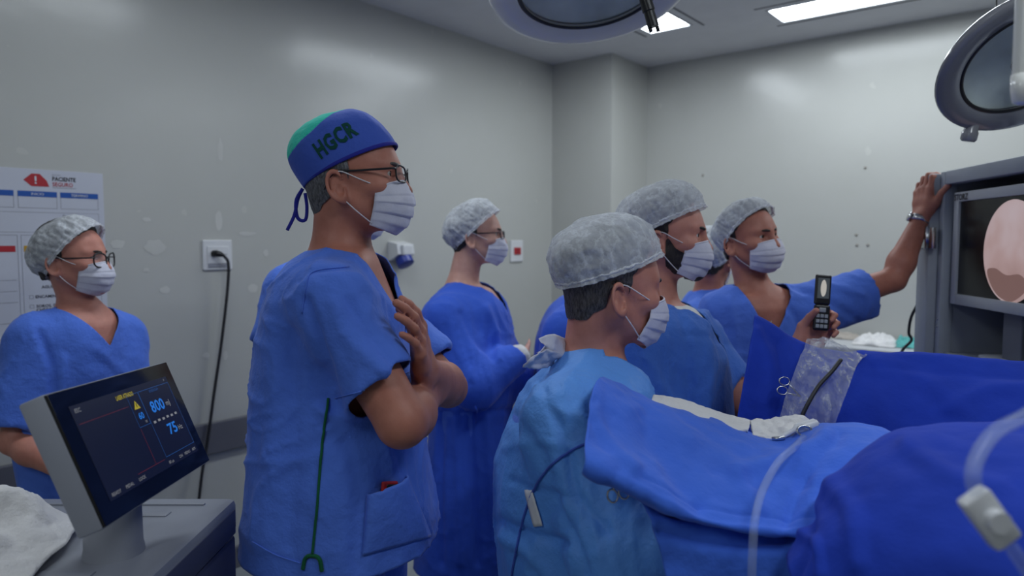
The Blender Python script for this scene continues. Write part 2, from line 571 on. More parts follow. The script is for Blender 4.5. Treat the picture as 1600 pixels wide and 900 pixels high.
def hair_mat(name, c1, c2):
    m, nt, b = new_mat(name)
    v = texco(nt, (1, 1, 0.25))
    f = add_noise(nt, v, 260, 4, 0.7)
    nt.links.new(ramp(nt, f, [(0.35, c1), (0.65, c2)]), b.inputs['Base Color'])
    b.inputs['Roughness'].default_value = 0.55
    bump(nt, b, f, 0.8, 0.004)
    return m
M['hair_dark'] = hair_mat('dark_hair', (0.008, 0.006, 0.005), (0.035, 0.026, 0.022))
M['hair_grey'] = hair_mat('greying_hair', (0.035, 0.035, 0.038), (0.19, 0.19, 0.20))
M['hair_brown'] = hair_mat('greying_brown_hair', (0.02, 0.017, 0.015), (0.12, 0.11, 0.105))
SKIN = dict(
    fair=skin('fair_skin', srgb(205, 158, 142)),
    mid=skin('mid_skin', srgb(194, 134, 118)),
    tan=skin('tan_skin', srgb(180, 120, 102)),
    dark=skin('olive_skin', srgb(165, 112, 94)))

# ------------------------------------------------------------------ the room
XL, XR, YB, YF, ZC = -2.978, 2.9, 4.63, -2.3, 2.75

def wall_material():
    m, nt, b = new_mat('satin_wall_paint')
    v = texco(nt, kind='Object')
    geo = nt.nodes.new('ShaderNodeNewGeometry')
    pos = geo.outputs['Position']
    n = add_noise(nt, pos, 1.3, 4)
    base = ramp(nt, n, [(0.3, (0.485, 0.49, 0.462)), (0.7, (0.515, 0.518, 0.495))])
    # plaster repairs and scuffs: sparse irregular pale spots
    warp = nt.nodes.new('ShaderNodeTexNoise'); warp.inputs['Scale'].default_value = 9; nt.links.new(pos, warp.inputs['Vector'])
    addv = nt.nodes.new('ShaderNodeMixRGB'); addv.blend_type = 'ADD'; addv.inputs[0].default_value = 0.12
    nt.links.new(pos, addv.inputs[1]); nt.links.new(warp.outputs['Color'], addv.inputs[2])
    vo = nt.nodes.new('ShaderNodeTexVoronoi'); vo.inputs['Scale'].default_value = 3.6; nt.links.new(addv.outputs[0], vo.inputs['Vector'])
    gate = nt.nodes.new('ShaderNodeMath'); gate.operation = 'MULTIPLY'
    sep = nt.nodes.new('ShaderNodeSeparateColor'); nt.links.new(vo.outputs['Color'], sep.inputs[0])
    rad = nt.nodes.new('ShaderNodeMath'); rad.operation = 'MULTIPLY'; rad.inputs[1].default_value = 0.13; nt.links.new(sep.outputs[0], rad.inputs[0])
    lt = nt.nodes.new('ShaderNodeMath'); lt.operation = 'LESS_THAN'; nt.links.new(vo.outputs['Distance'], lt.inputs[0]); nt.links.new(rad.outputs[0], lt.inputs[1])
    nt.links.new(lt.outputs[0], gate.inputs[0]); gate.inputs[1].default_value = 0.45
    mix = nt.nodes.new('ShaderNodeMixRGB'); nt.links.new(gate.outputs[0], mix.inputs[0]); nt.links.new(base, mix.inputs[1]); mix.inputs[2].default_value = (0.60, 0.60, 0.56, 1)
    nt.links.new(mix.outputs[0], b.inputs['Base Color'])
    b.inputs['Roughness'].default_value = 0.24; b.inputs['Specular IOR Level'].default_value = 0.5
    bn = nt.nodes.new('ShaderNodeBump'); bn.inputs['Strength'].default_value = 0.12; bn.inputs['Distance'].default_value = 0.01
    n2 = add_noise(nt, pos, 7, 3); nt.links.new(n2, bn.inputs['Height']); nt.links.new(bn.outputs['Normal'], b.inputs['Normal'])
    return m
M['wall'] = wall_material()
M['ceiling'] = mat('ceiling_paint', (0.66, 0.66, 0.69), 0.8, var=0.03)
M['floor'] = mat('vinyl_floor', (0.30, 0.32, 0.34), 0.35, var=0.12, vscale=14)
M['bumper'] = mat('grey_bumper_vinyl', (0.125, 0.128, 0.155), 0.45, var=0.05, bump_s=0.1)

def wbox(name, lo, hi, m, kind='structure', bev=0.0, parent=None):
    mb = MB(); mb.box(lo, hi, bev)
    o = mb.build(name, m, parent, space='w')
    if kind and parent is None: tag(o, kind=kind)
    return o

wbox('floor', (XL - 0.1, YF - 0.1, -0.1), (XR + 0.1, YB + 0.1, 0), M['floor'])
WALL_LEFT = wbox('wall_left', (XL - 0.1, YF - 0.1, 0), (XL, YB + 0.1, ZC + 0.15), M['wall'])
wbox('wall_back', (XL, YB, 0), (XR, YB + 0.1, ZC + 0.15), M['wall'])
wbox('wall_right', (XR, YF - 0.1, 0), (XR + 0.1, YB + 0.1, ZC + 0.15), M['wall'])
wbox('wall_front', (XL, YF - 0.1, 0), (XR, YF, ZC + 0.15), M['wall'])
wbox('wall_corner', (XL, YB - 0.49, 0), (XL + 0.49, YB, ZC), M['wall'])
wbox('trim_1', (XL, YF, 0.558), (XL + 0.022, YB - 0.49, 0.70), M['bumper'], bev=0.006)
wbox('trim_2', (XL + 0.49, YB - 0.022, 0.558), (XR, YB, 0.70), M['bumper'], bev=0.006)
wbox('baseboard_left', (XL, YF, 0), (XL + 0.015, YB - 0.49, 0.10), M['bumper'], bev=0.004)
wbox('baseboard_back', (XL + 0.49, YB - 0.015, 0), (XR, YB, 0.10), M['bumper'], bev=0.004)

# recessed ceiling lamps, the last three added unseen as fill light: (x0, x1, y0, y1)
LAMPS = [(-2.07, -1.82, 2.69, 3.89), (-1.38, -0.18, 3.92, 4.17), (-2.0, -1.76, 0.75, 1.75), (0.35, 0.60, 2.69, 3.89), (0.35, 0.60, 0.35, 1.55), (-0.85, -0.60, -1.9, -0.7)]
def ceiling():
    xs = sorted({XL - 0.1, XR + 0.1} | {l[0] for l in LAMPS} | {l[1] for l in LAMPS}); ys = sorted({YF - 0.1, YB + 0.1} | {l[2] for l in LAMPS} | {l[3] for l in LAMPS})
    mb = MB()
    for i in range(len(xs) - 1):
        for j in range(len(ys) - 1):
            cx, cy = (xs[i] + xs[i + 1]) / 2, (ys[j] + ys[j + 1]) / 2
            if any(l[0] < cx < l[1] and l[2] < cy < l[3] for l in LAMPS): continue
            mb.add([(xs[i], ys[j], ZC), (xs[i + 1], ys[j], ZC), (xs[i + 1], ys[j + 1], ZC), (xs[i], ys[j + 1], ZC)], [[0, 3, 2, 1]])
    o = mesh('ceiling', np.concatenate(mb.v), mb.f, M['ceiling'], None, False, 'w')
    tag(o, kind='structure')
ceiling()
M['lamp_glow'] = glow('lamp_diffuser', LAMP_COLOUR, LAMP_STRENGTH)
M['lamp_frame'] = mat('lamp_frame_enamel', (0.55, 0.56, 0.58), 0.5, var=0.02)
M['lamp_gap'] = mat('lamp_dark_gasket', (0.10, 0.10, 0.12), 0.6)
LAMP_LABELS = ['recessed ceiling light seen behind the large surgical lamp', 'long recessed ceiling light running along the back wall', 'recessed ceiling light above the wall poster, out of view', 'added unseen ceiling fill light over the middle of the room', 'added unseen ceiling fill light to the right of the photographer', 'added unseen ceiling fill light behind the photographer']
for l, lab in zip(LAMPS, LAMP_LABELS):
    x0, x1, y0, y1 = l
    r = empty('ceiling_light', ((x0 + x1) / 2, (y0 + y1) / 2, ZC), lab, 'ceiling light', 'recessed ceiling lights', True)
    mb = MB(); t = 0.006; zt = ZC + 0.07
    mb.box((x0 - t, y0 - t, ZC), (x0, y1 + t, zt)); mb.box((x1, y0 - t, ZC), (x1 + t, y1 + t, zt)); mb.box((x0, y0 - t, ZC), (x1, y0, zt)); mb.box((x0, y1, ZC), (x1, y1 + t, zt))
    mb.box((x0 - t, y0 - t, zt), (x1 + t, y1 + t, zt + 0.01))
    mb.build('housing', M['lamp_frame'], r, space='w')
    mb = MB(); a, b = 0.012, 0.004
    for (p0, p1) in (((x0 - a, y0 - a), (x0, y1 + a)), ((x1, y0 - a), (x1 + a, y1 + a)), ((x0, y0 - a), (x1, y0)), ((x0, y1), (x1, y1 + a))): mb.box((*p0, ZC - b), (*p1, ZC))
    mb.build('frame', M['lamp_frame'], r, space='w')
    mb = MB(); e = 0.055
    for (p0, p1) in (((x0 - e - .012, y0 - e), (x0 - e, y1 + e)), ((x1 + e, y0 - e), (x1 + e + .012, y1 + e))) if y1 - y0 > x1 - x0 else (((x0 - e, y0 - e - .012), (x1 + e, y0 - e)), ((x0 - e, y1 + e), (x1 + e, y1 + e + .012))): mb.box((*p0, ZC - 0.002), (*p1, ZC))
    mb.build('gasket', M['lamp_gap'], r, space='w')
    mesh('diffuser', [(x0, y0, ZC + 0.008), (x1, y0, ZC + 0.008), (x1, y1, ZC + 0.008), (x0, y1, ZC + 0.008)], [[0, 3, 2, 1]], M['lamp_glow'], r, False, 'w')

# plaster repairs on the left wall
M['filler'] = mat('wall_filler', (0.545, 0.545, 0.52), 0.55, var=0.05)
for i, (px, py, rx, rz) in enumerate(((241, 386, 10, 10), (183, 381, 7, 6), (258, 453, 5, 5), (395, 451, 6, 6), (228, 422, 3, 3), (387, 365, 9, 3), (344, 235, 3, 15), (342, 345, 4, 14), (322, 555, 4, 4), (415, 395, 3, 5), (352, 555, 3, 6), (229, 343, 4, 3))):
    d = W(ray(px, py)); q = d * (XL / d[0]) + A3(0, 0, CAMZ); k = np.linalg.norm(q[:2]) / FPX
    a = np.arange(22) * 2 * math.pi / 22
    rr = 1 + 0.22 * noise(np.stack([np.cos(a), np.sin(a), 0 * a + i], -1), 2.2, i)
    V = [(XL + 0.0012, q[1] + rx * k * 1.4 * r_ * math.cos(t), q[2] + rz * k * r_ * math.sin(t)) for t, r_ in zip(a, rr)]
    mesh('plaster_patch', V, [list(range(22))], M['filler'], WALL_LEFT, False, 'w')

# ------------------------------------------------------------------ heads
EYE = (0.0315, 0.0725, 0.0)

def head_sdf(x, y, z, ears=True, eyes=True):
    """head-local: x to the person's right, y forward, z up, origin at eye level in the middle of the skull"""
    ax = np.abs(x)
    h = sd_ell(x, y, z, (0, -0.012, 0.032), (0.077, 0.096, 0.088))
    h = smin(h, sd_ell(x, y, z, (0, 0.026, 0.004), (0.066, 0.068, 0.08)), 0.03)
    h = smin(h, sd_ell(x, y, z, (0, 0.030, -0.060), (0.055, 0.057, 0.055)), 0.03)
    h = smin(h, sd_cap(ax, y, z, (0.051, -0.004, -0.052), (0.014, 0.074, -0.100), 0.020, 0.018), 0.025)
    h = smin(h, sd_ell(x, y, z, (0, 0.083, -0.101), (0.020, 0.014, 0.016)), 0.02)
    h = smin(h, sd_ell(ax, y, z, (0.044, 0.058, -0.026), (0.026, 0.027, 0.022)), 0.02)
    h = smin(h, sd_cap(ax, y, z, (0.004, 0.084, 0.017), (0.046, 0.066, 0.019), 0.0115, 0.010), 0.016)
    if eyes:
        h = smax(h, -sd_ell(ax, y, z, (0.031, 0.099, -0.002), (0.021, 0.019, 0.0135)), 0.012)
    h = smin(h, sd_cap(ax, y, z, (0, 0.090, 0.008), (0, 0.110, -0.036), 0.0075, 0.0115), 0.013)
    h = smin(h, sd_ell(ax, y, z, (0.012, 0.099, -0.042), (0.009, 0.011, 0.008)), 0.008)
    h = smin(h, sd_cap(ax, y, z, (0.0, 0.093, -0.066), (0.020, 0.084, -0.069), 0.0065, 0.004), 0.006)
    h = smin(h, sd_cap(ax, y, z, (0.0, 0.091, -0.077), (0.018, 0.083, -0.075), 0.007, 0.004), 0.006)
    if eyes:
        h = smin(h, np.sqrt((ax - EYE[0]) ** 2 + (y - EYE[1]) ** 2 + (z - EYE[2]) ** 2) - 0.0152, 0.005)
        h = smax(h, -sd_ell(ax, y, z, (0.0315, 0.090, -0.0005), (0.0145, 0.020, 0.0050)), 0.002)
    if ears:
        yy = (y + 0.015) * 0.97 + (z + 0.022) * 0.22; zz = (z + 0.022) * 0.97 - (y + 0.015) * 0.22
        xx = ax - 0.0795 + yy * 0.35                     # the ear flares outward towards its back edge
        e = sd_ell(xx, yy, zz, (-0.005, 0, 0), (0.0050, 0.017, 0.030))
        rr = np.sqrt((yy / 0.0165) ** 2 + (zz / 0.029) ** 2)
        hel = np.sqrt(((rr - 1) * 0.020) ** 2 + (xx - 0.004) ** 2) - 0.0040
        hel = np.where(yy > 0.012, np.maximum(hel, (yy - 0.012) * 1.0 - 0.001), hel)
        e = smin(e, hel, 0.004)
        e = smin(e, sd_ell(xx, yy, zz, (-0.001, 0.004, -0.030), (0.005, 0.009, 0.010)), 0.006)
        e = smin(e, sd_cap(xx, yy, zz, (-0.004, 0.0, -0.012), (-0.02, 0.004, -0.008), 0.012, 0.016), 0.006)
        e = smax(e, -sd_ell(xx, yy, zz, (0.007, 0.003, -0.006), (0.0095, 0.009, 0.016)), 0.002)
        h = smin(h, e, 0.005)
    return h

class Head:
    def __init__(s, centre, yaw, pitch=0, roll=0, scale=1.0):
        s.c = np.asarray(centre, float); s.k = scale
        f0 = A3(math.cos(yaw), math.sin(yaw), 0); r0 = A3(math.sin(yaw), -math.cos(yaw), 0); u0 = A3(0, 0, 1)
        f = f0 * math.cos(pitch) + u0 * math.sin(pitch); u = u0 * math.cos(pitch) - f0 * math.sin(pitch)
        r = r0 * math.cos(roll) + u * math.sin(roll); u = u * math.cos(roll) - r0 * math.sin(roll)
        s.B = np.stack([r, f, u], 1)                    # columns: right, forward, up
    def pt(s, p):
        return s.c + s.k * (np.asarray(p, float) @ s.B.T)
    def local(s, X, Y, Z):
        dx, dy, dz = X - s.c[0], Y - s.c[1], Z - s.c[2]
        return [(dx * s.B[0, i] + dy * s.B[1, i] + dz * s.B[2, i]) / s.k for i in range(3)]

# hair shell (head-local), made once
def hair_template(kind):
    ax = lambda a, b, h: np.arange(a, b, h, dtype=np.float32)
    f = Field(ax(-0.105, 0.105, 0.0045), ax(-0.135, 0.12, 0.0045), ax(-0.13, 0.15, 0.0045))
    X, Y, Z = f.ax[0][:, None, None], f.ax[1][None, :, None], f.ax[2][None, None, :]
    f.F = head_sdf(X, Y, Z, ears=False, eyes=False).astype(np.float32)
    nape = sd_cap(X, Y, Z, (0, -0.036, -0.05), (0, -0.042, -0.13), 0.053, 0.050)
    f.F = smin(f.F, nape, 0.03) - (0.007 if kind == 'short' else 0.012)
    V, Q = f.mesh(); T = to_tris(Q)
    x, y, z = np.abs(V[:, 0]), V[:, 1], V[:, 2]
    front = y - np.interp(z, [-0.04, -0.02, 0.0, 0.03, 0.05, 0.075, 0.10], [0.000, 0.006, 0.009, 0.014, 0.030, 0.055, 0.075])
    low = np.interp(y, [-0.12, -0.07, -0.036, -0.028, 0.002, 0.010, 0.02], [-0.070, -0.072, -0.052, 0.004, 0.002, -0.026, -0.026]) + 6 * np.maximum(x - 0.02, 0) ** 2 * (y < -0.03) - z
    g = np.maximum(front, low) + 0.003 * noise(V, 120, 8)
    k = np.clip(-g / 0.022, 0, 1) ** 0.7
    N = vnormals(V, T)
    V2 = V + N * (noise(V * [1, 1, 0.4], 160, 3) * 0.0012 - (1 - k) * (0.0058 if kind == 'short' else 0.0105))[:, None]
    return clip(V2, T, g)
HAIR = {k: hair_template(k) for k in ('short', 'full')}

def head_extras(root, hd, body, hair='hair_dark', brow_mat='hair_dark', hair_kind='short', eye_look=(0, 0)):
    mesh('hair', hd.pt(HAIR[hair_kind][0]), HAIR[hair_kind][1], M[hair], root)
    for s in (1, -1):
        mb = MB(); c = A3(EYE[0] * s, EYE[1], EYE[2])
        ax = unit(A3(eye_look[0], 1, eye_look[1]))
        prof = [(0.0125 * math.sin(a), -0.0125 * math.cos(a)) for a in np.linspace(0.02, math.pi - 0.5, 12)]
        mb.lathe(prof, c, ax, 18)
        e = mesh('eye', hd.pt(np.concatenate(mb.v)), mb.f, M['eye_white'], root)
        mi = MB(); mi.lathe([(0.0062, 0.0107), (0.0055, 0.0118), (0.003, 0.0127), (0.0005, 0.0130)], c, ax, 16)
        mesh('iris', hd.pt(np.concatenate(mi.v)), mi.f, M['iris'], e)
        t = np.linspace(0, 1, 9)
        P = np.stack([s * (0.012 + 0.038 * t), 0.0975 - 0.004 * t - 0.024 * t ** 2, 0.0165 + 0.0045 * np.sin(t * 2.6) - 0.002 * t], 1)
        mb2 = MB(); mb2.tube(P, [0.0022 + 0.0018 * math.sin(math.pi * min(1, 0.25 + 0.75 * q)) for q in t], 8)
        V = np.concatenate(mb2.v)
        mesh('eyebrow', hd.pt(V), mb2.f, M[brow_mat], root)

def bouffant(root, hd, tilt=28, puff=0.10, seed=1, name='bouffant_cap', back=0.01, h0=-0.005, size=1.0, matname='bouffant', ruffle=True, top=0.105, a=0.086, b=0.108):
    nt, npz = 150, 46
    th = np.linspace(0, 2 * math.pi, nt, endpoint=False)
    tt = np.linspace(-0.10, 1, npz)
    TH, TT = np.meshgrid(th, tt)
    ph = np.clip(TT, 0, 1) * math.pi / 2
    R = np.cos(ph) ** 0.80 * (1 + puff * np.sin(2 * ph) ** 1.1)
    Zz = h0 + top * np.sin(ph) ** 0.96 + np.where(TT < 0, TT * 0.10, 0)
    R = R + np.where(TT < 0, -TT * 0.25, 0)
    cir = np.stack([np.cos(TH) * 2.2, np.sin(TH) * 2.2, TT * 0.8 + 0 * TH], -1)
    fine = noise(cir, 5.2, seed) * 0.6 + noise(cir, 10.5, seed + 3) * 0.4
    broad = fbm(np.stack([np.cos(TH) * R, np.sin(TH) * R, Zz * 8], -1), 1.7, 3, seed + 5)
    rid = (1 - np.abs(noise(np.stack([np.cos(TH) * 2.2, np.sin(TH) * 2.2, TT * 1.2 + 0 * TH], -1), 3.6, seed + 21))) ** 4 - 0.25
    amp = np.interp(TT, [-0.1, 0.02, 0.25, 0.7, 1], [0.050, 0.040, 0.055, 0.035, 0.010])
    R = R * (1 + amp * fine + 0.045 * rid * np.clip(1.2 - TT, 0.1, 1) + 0.05 * broad * np.clip(TT * 3, 0, 1))
    Zz = Zz + 0.006 * broad * np.clip(TT, 0, 1) + np.where(TT < 0.03, 0.0022 * noise(cir, 9, seed + 8), 0)
    X = a * size * R * np.cos(TH); Y = b * size * R * np.sin(TH) - back * np.sin(ph); Z = Zz * size
    tl = math.radians(tilt)
    Yh = Y * math.cos(tl) - Z * math.sin(tl); Zh = Y * math.sin(tl) + Z * math.cos(tl)
    P = np.stack([X, Yh - 0.010, Zh + 0.034], -1)
    V = hd.pt(P.reshape(-1, 3)); F = grid_faces(npz, nt, True)
    F = F[:-0] if False else F
    cap_o = mesh(name, V, F, M[matname], root)
    solidify(cap_o, 0.0012, 1)
    if ruffle:
        i = 4
        ring = P[i]; mb = MB(); rr = 0.0030 + 0.0012 * noise(np.stack([np.cos(th), np.sin(th), 0 * th], -1), 14, seed)
        mb.tube(ring, rr, 6, closed=True)
        mesh('elastic_band', hd.pt(np.concatenate(mb.v)), mb.f, M['bouffant_band'], cap_o)
    return cap_o, P

def face_mask(root, hd, side_y=0.052, drop=0.0, puff=0.0, pleat=1.0, straps=(1, -1), mark=None, seed=0):
    nu, nv = 41, 45
    u = np.linspace(-1, 1, nu); v = np.linspace(0, 1, nv)
    U, Vv = np.meshgrid(u, v)
    yc = np.interp(v, [0, 0.12, 0.36, 0.6, 0.85, 1], [0.1060, 0.114, 0.124, 0.120, 0.102, 0.078]) + puff
    zc = np.interp(v, [0, 0.12, 0.36, 0.6, 0.85, 1], [-0.013, -0.026, -0.052, -0.080, -0.110, -0.126]) - drop
    k = np.hanning(9); k /= k.sum()
    yc = np.convolve(np.pad(yc, 4, mode='reflect', reflect_type='odd'), k, 'valid'); zc = np.convolve(np.pad(zc, 4, mode='reflect', reflect_type='odd'), k, 'valid')
    xe = np.interp(v, [0, 0.5, 1], [0.064, 0.066, 0.052]); ye = np.interp(v, [0, 0.5, 1], [side_y, side_y - 0.006, side_y - 0.022])
    ze = np.interp(v, [0, 0.5, 1], [-0.027, -0.058, -0.103]) - drop
    s = np.sin(U * math.pi / 2 * 0.98); c = np.cos(U * math.pi / 2 * 0.98)
    X = xe[:, None] * np.sign(s) * np.abs(s) ** 0.92
    Y = ye[:, None] + (yc - ye)[:, None] * np.abs(c) ** 0.85
    Z = zc[:, None] + (ze - zc)[:, None] * (1 - np.abs(c) ** 1.15)
    saw = ((Vv - 0.30) * 5.2) % 1.0
    inp = ((Vv > 0.30) & (Vv < 0.88))
    off = np.where(inp, (saw - 0.5) * 0.0042 * pleat, 0) * (0.25 + 0.75 * np.abs(c))
    off = off + 0.0016 * fbm(np.stack([X, Y, Z], -1), 40, 2, seed)
    G = np.stack([X, Y, Z], -1); N = grid_normals(G)
    if N[nv // 2, nu // 2, 1] < 0: N = -N
    G = G + N * off[..., None]
    o = mesh('face_mask', hd.pt(G.reshape(-1, 3)), grid_faces(nv, nu), M['mask'], root)
    solidify(o, 0.0012, 0)
    # folded edge at the top with the nose wire
    mb = MB(); mb.tube(G[1] + [0, 0.0006, 0], 0.0016, 6); mesh('nose_wire', hd.pt(np.concatenate(mb.v)), mb.f, M['mask'], o)
    for sd in straps:
        j = nu - 2 if sd > 0 else 1
        for (i, ear) in ((1, A3(sd * 0.0815, -0.004, 0.006)), (nv - 3, A3(sd * 0.080, -0.006, -0.048))):
            a0 = G[i, j]
            mid = (a0 + ear) / 2 + A3(sd * 0.006, 0, 0)
            P = spline([a0, mid, ear, ear + A3(-sd * 0.004, -0.018, -0.004 if i < 5 else 0.01)], 14)
            mb = MB(); mb.tube(P, 0.0013, 6); mesh('strap', hd.pt(np.concatenate(mb.v)), mb.f, M['strap'], o)
    return o, G

def eyeglasses(root, hd, col='black_plastic', w=0.025, h=0.0165, y=0.110, z=-0.004, tube=0.0019, sq=3.2, top_only=False):
    g = MB()
    rims = []
    for s in (1, -1):
        a = np.linspace(0, 2 * math.pi, 28, endpoint=False)
        cx = np.sign(np.cos(a)) * np.abs(np.cos(a)) ** (2 / sq) * w; cz = np.sign(np.sin(a)) * np.abs(np.sin(a)) ** (2 / sq) * h
        X = s * 0.034 + cx; Y = y - 0.010 * (np.abs(X) / 0.06) ** 2; Z = z + cz + 0.10 * (np.abs(X) - 0.034) * (cz > 0)
        rims.append(np.stack([X, Y, Z], -1)); g.tube(rims[-1], tube, 8, closed=True)
    g.tube(spline([(-0.0095, y, z + 0.004), (0, y + 0.002, z + 0.007), (0.0095, y, z + 0.004)], 8), tube, 8)
    gl = mesh('glasses', hd.pt(np.concatenate(g.v)), g.f, M[col], root)
    for s in (1, -1):
        t = MB(); P = spline([(s * 0.0595, y - 0.010, z + 0.009), (s * 0.070, y - 0.018, z + 0.009), (s * 0.077, 0.03, z + 0.009), (s * 0.0795, -0.006, z + 0.010), (s * 0.080, -0.026, z + 0.002), (s * 0.078, -0.042, z - 0.024)], 22)
        t.tube(P, np.linspace(0.0024, 0.0018, 22), 8)
        mesh('temple', hd.pt(np.concatenate(t.v)), t.f, M[col], gl)
        r = rims[0 if s > 0 else 1]; n = len(r)
        mesh('lens', hd.pt(np.vstack([r, r.mean(0)])), [[i, (i + 1) % n, n] for i in range(n)], M['lens'], gl)
    return gl

# ------------------------------------------------------------------ hands
def hand_ops(fl, wrist, f, n, side, curl=((20, 20, 15),) * 4, spread=0.0, thumb=(0.5, 0.5, 0.3), k=1.0):
    """wrist point, finger direction f, palm normal n, side 'R'/'L'; curl = degrees at the three joints of index..little"""
    f = unit(f); n = unit(n - f * np.dot(n, f)); t = np.cross(f, n) if side == 'R' else np.cross(n, f)
    P = lambda a, b, c: wrist + k * (f * a + t * b + n * c)
    offs = (0.030, 0.0095, -0.011, -0.030); kn = (0.090, 0.094, 0.089, 0.079); ln = (0.076, 0.084, 0.077, 0.060); rad = (0.0092, 0.0094, 0.0088, 0.0078)
    for i in range(4):
        fl.cap(P(-0.005, offs[i] * 0.62, 0), P(kn[i] * 0.55, offs[i] * 0.9, 0.002), 0.0150 * k, 0.0140 * k, 0.016)
        fl.cap(P(kn[i] * 0.55, offs[i] * 0.9, 0.002), P(kn[i], offs[i], -0.002), 0.0135 * k, 0.0112 * k, 0.012)
    for i in range(4):
        d = unit(f + t * spread * (offs[i] / 0.03)); p = P(kn[i], offs[i], -0.002); a = 0.0
        r = rad[i] * k
        for j, frac in enumerate((0.46, 0.31, 0.23)):
            a += math.radians(curl[i][j]); q = p + k * ln[i] * frac * (d * math.cos(a) + n * math.sin(a))
            fl.cap(p, q, r, r * 0.93, 0.0035); p = q; r *= 0.93
    b0 = P(0.018, 0.020, 0.006); b1 = P(0.046, 0.044, 0.012)
    dt = unit(f * thumb[0] + t * thumb[1] + n * thumb[2])
    b2 = b1 + dt * 0.034 * k; d2 = unit(dt + n * 0.25); b3 = b2 + d2 * 0.028 * k
    fl.cap(b0, b1, 0.018 * k, 0.0135 * k, 0.016); fl.cap(b1, b2, 0.0125 * k, 0.0105 * k, 0.005); fl.cap(b2, b3, 0.0105 * k, 0.0088 * k, 0.004)

def arm_ops(fl, S, E, Wr, k=1.0):
    fl.cap(S, E, 0.052 * k, 0.041 * k, 0.02)
    m = E + (Wr - E) * 0.28
    fl.cap(E, m, 0.041 * k, 0.0435 * k, 0.012); fl.cap(m, Wr, 0.0435 * k, 0.0275 * k, 0.02)

# ------------------------------------------------------------------ whole people
class Person:
    pass

def build_body(p, root, res_head=0.0032, res=0.009):
    """one continuous skin: head, neck, trunk, arms with hands, legs"""
    hd = p.head
    lo = [1e9] * 3; hi = [-1e9] * 3
    pts = [hd.c - 0.16, hd.c + 0.16]
    for a in p.arms:
        pts += [a['S'] - 0.07, a['S'] + 0.07, a['E'] - 0.06, a['E'] + 0.06, a['W'] - 0.06, a['W'] + 0.06]
        if a.get('hand'): pts += [a['W'] + unit(a['hand']['f']) * 0.2 + 0.06, a['W'] + unit(a['hand']['f']) * 0.2 - 0.06, a['W'] + unit(a['hand']['n']) * 0.1, a['W'] + unit(a['hand']['f']) * 0.1 + unit(a['hand']['n']) * 0.12]
    b = p.loft.bounds(); pts += [b[0], b[1]]
    for leg in p.legs: pts += [q + e for q in leg for e in (-0.1, 0.1)]
    pts = np.array(pts); lo = pts.min(0) - 0.01; hi = pts.max(0) + 0.01
    fine = [[], [], []]
    for k in range(3):
        fine[k].append((hd.c[k] - 0.125, hd.c[k] + 0.145 if k == 2 else hd.c[k] + 0.125, res_head))
        for a in p.arms:
            if a.get('hand') and a['hand'].get('fine'):
                q = a['W'] + unit(a['hand']['f']) * 0.09
                e = a['hand'].get('ext', 0.085); fine[k].append((q[k] - e, q[k] + e, 0.0042))
    zs_c = lines(lo[2], hi[2], fine[2], res_head, res)
    fl = Field(lines(lo[0], hi[0], fine[0], res_head, res), lines(lo[1], hi[1], fine[1], res_head, res), zs_c)
    fl.loft(p.loft_in, 0.03)
    for leg in p.legs:
        for i in range(len(leg) - 1):
            r = [(0.085, 0.060), (0.058, 0.040), (0.035, 0.03)][min(i, 2)]
            fl.cap(leg[i], leg[i + 1], r[0], r[1], 0.04)
    nb = p.neck
    fl.cap(hd.pt((0, -0.030, -0.045)), nb, 0.053 * p.neck_k, 0.060 * p.neck_k, 0.02)
    for a in p.arms:
        fl.cap(nb + (a['S'] - nb) * 0.10 + A3(0, 0, -0.01), a['S'] * 0.8 + nb * 0.2 - A3(0, 0, 0.01), 0.055, 0.045, 0.04)
        arm_ops(fl, a['S'], a['E'], a['W'], a.get('k', 1.0))
        if a.get('hand'):
            h = a['hand']; hand_ops(fl, a['W'], h['f'], h['n'], h['side'], h.get('curl', ((20, 25, 15),) * 4), h.get('spread', 0), h.get('thumb', (0.6, 0.5, 0.3)), h.get('k', 1.0))
    lo_h = hd.c - 0.17; hi_h = hd.c + 0.17
    def hf(X, Y, Z):
        x, y, z = hd.local(X, Y, Z); return head_sdf(x, y, z) * hd.k
    fl.add(hf, lo_h, hi_h, 0.022, m=0)
    V, Q = fl.mesh()
    V = relax(V, Q, 1, 0.35)
    o = mesh('body', V, Q, SKIN[p.skin], root)
    return o

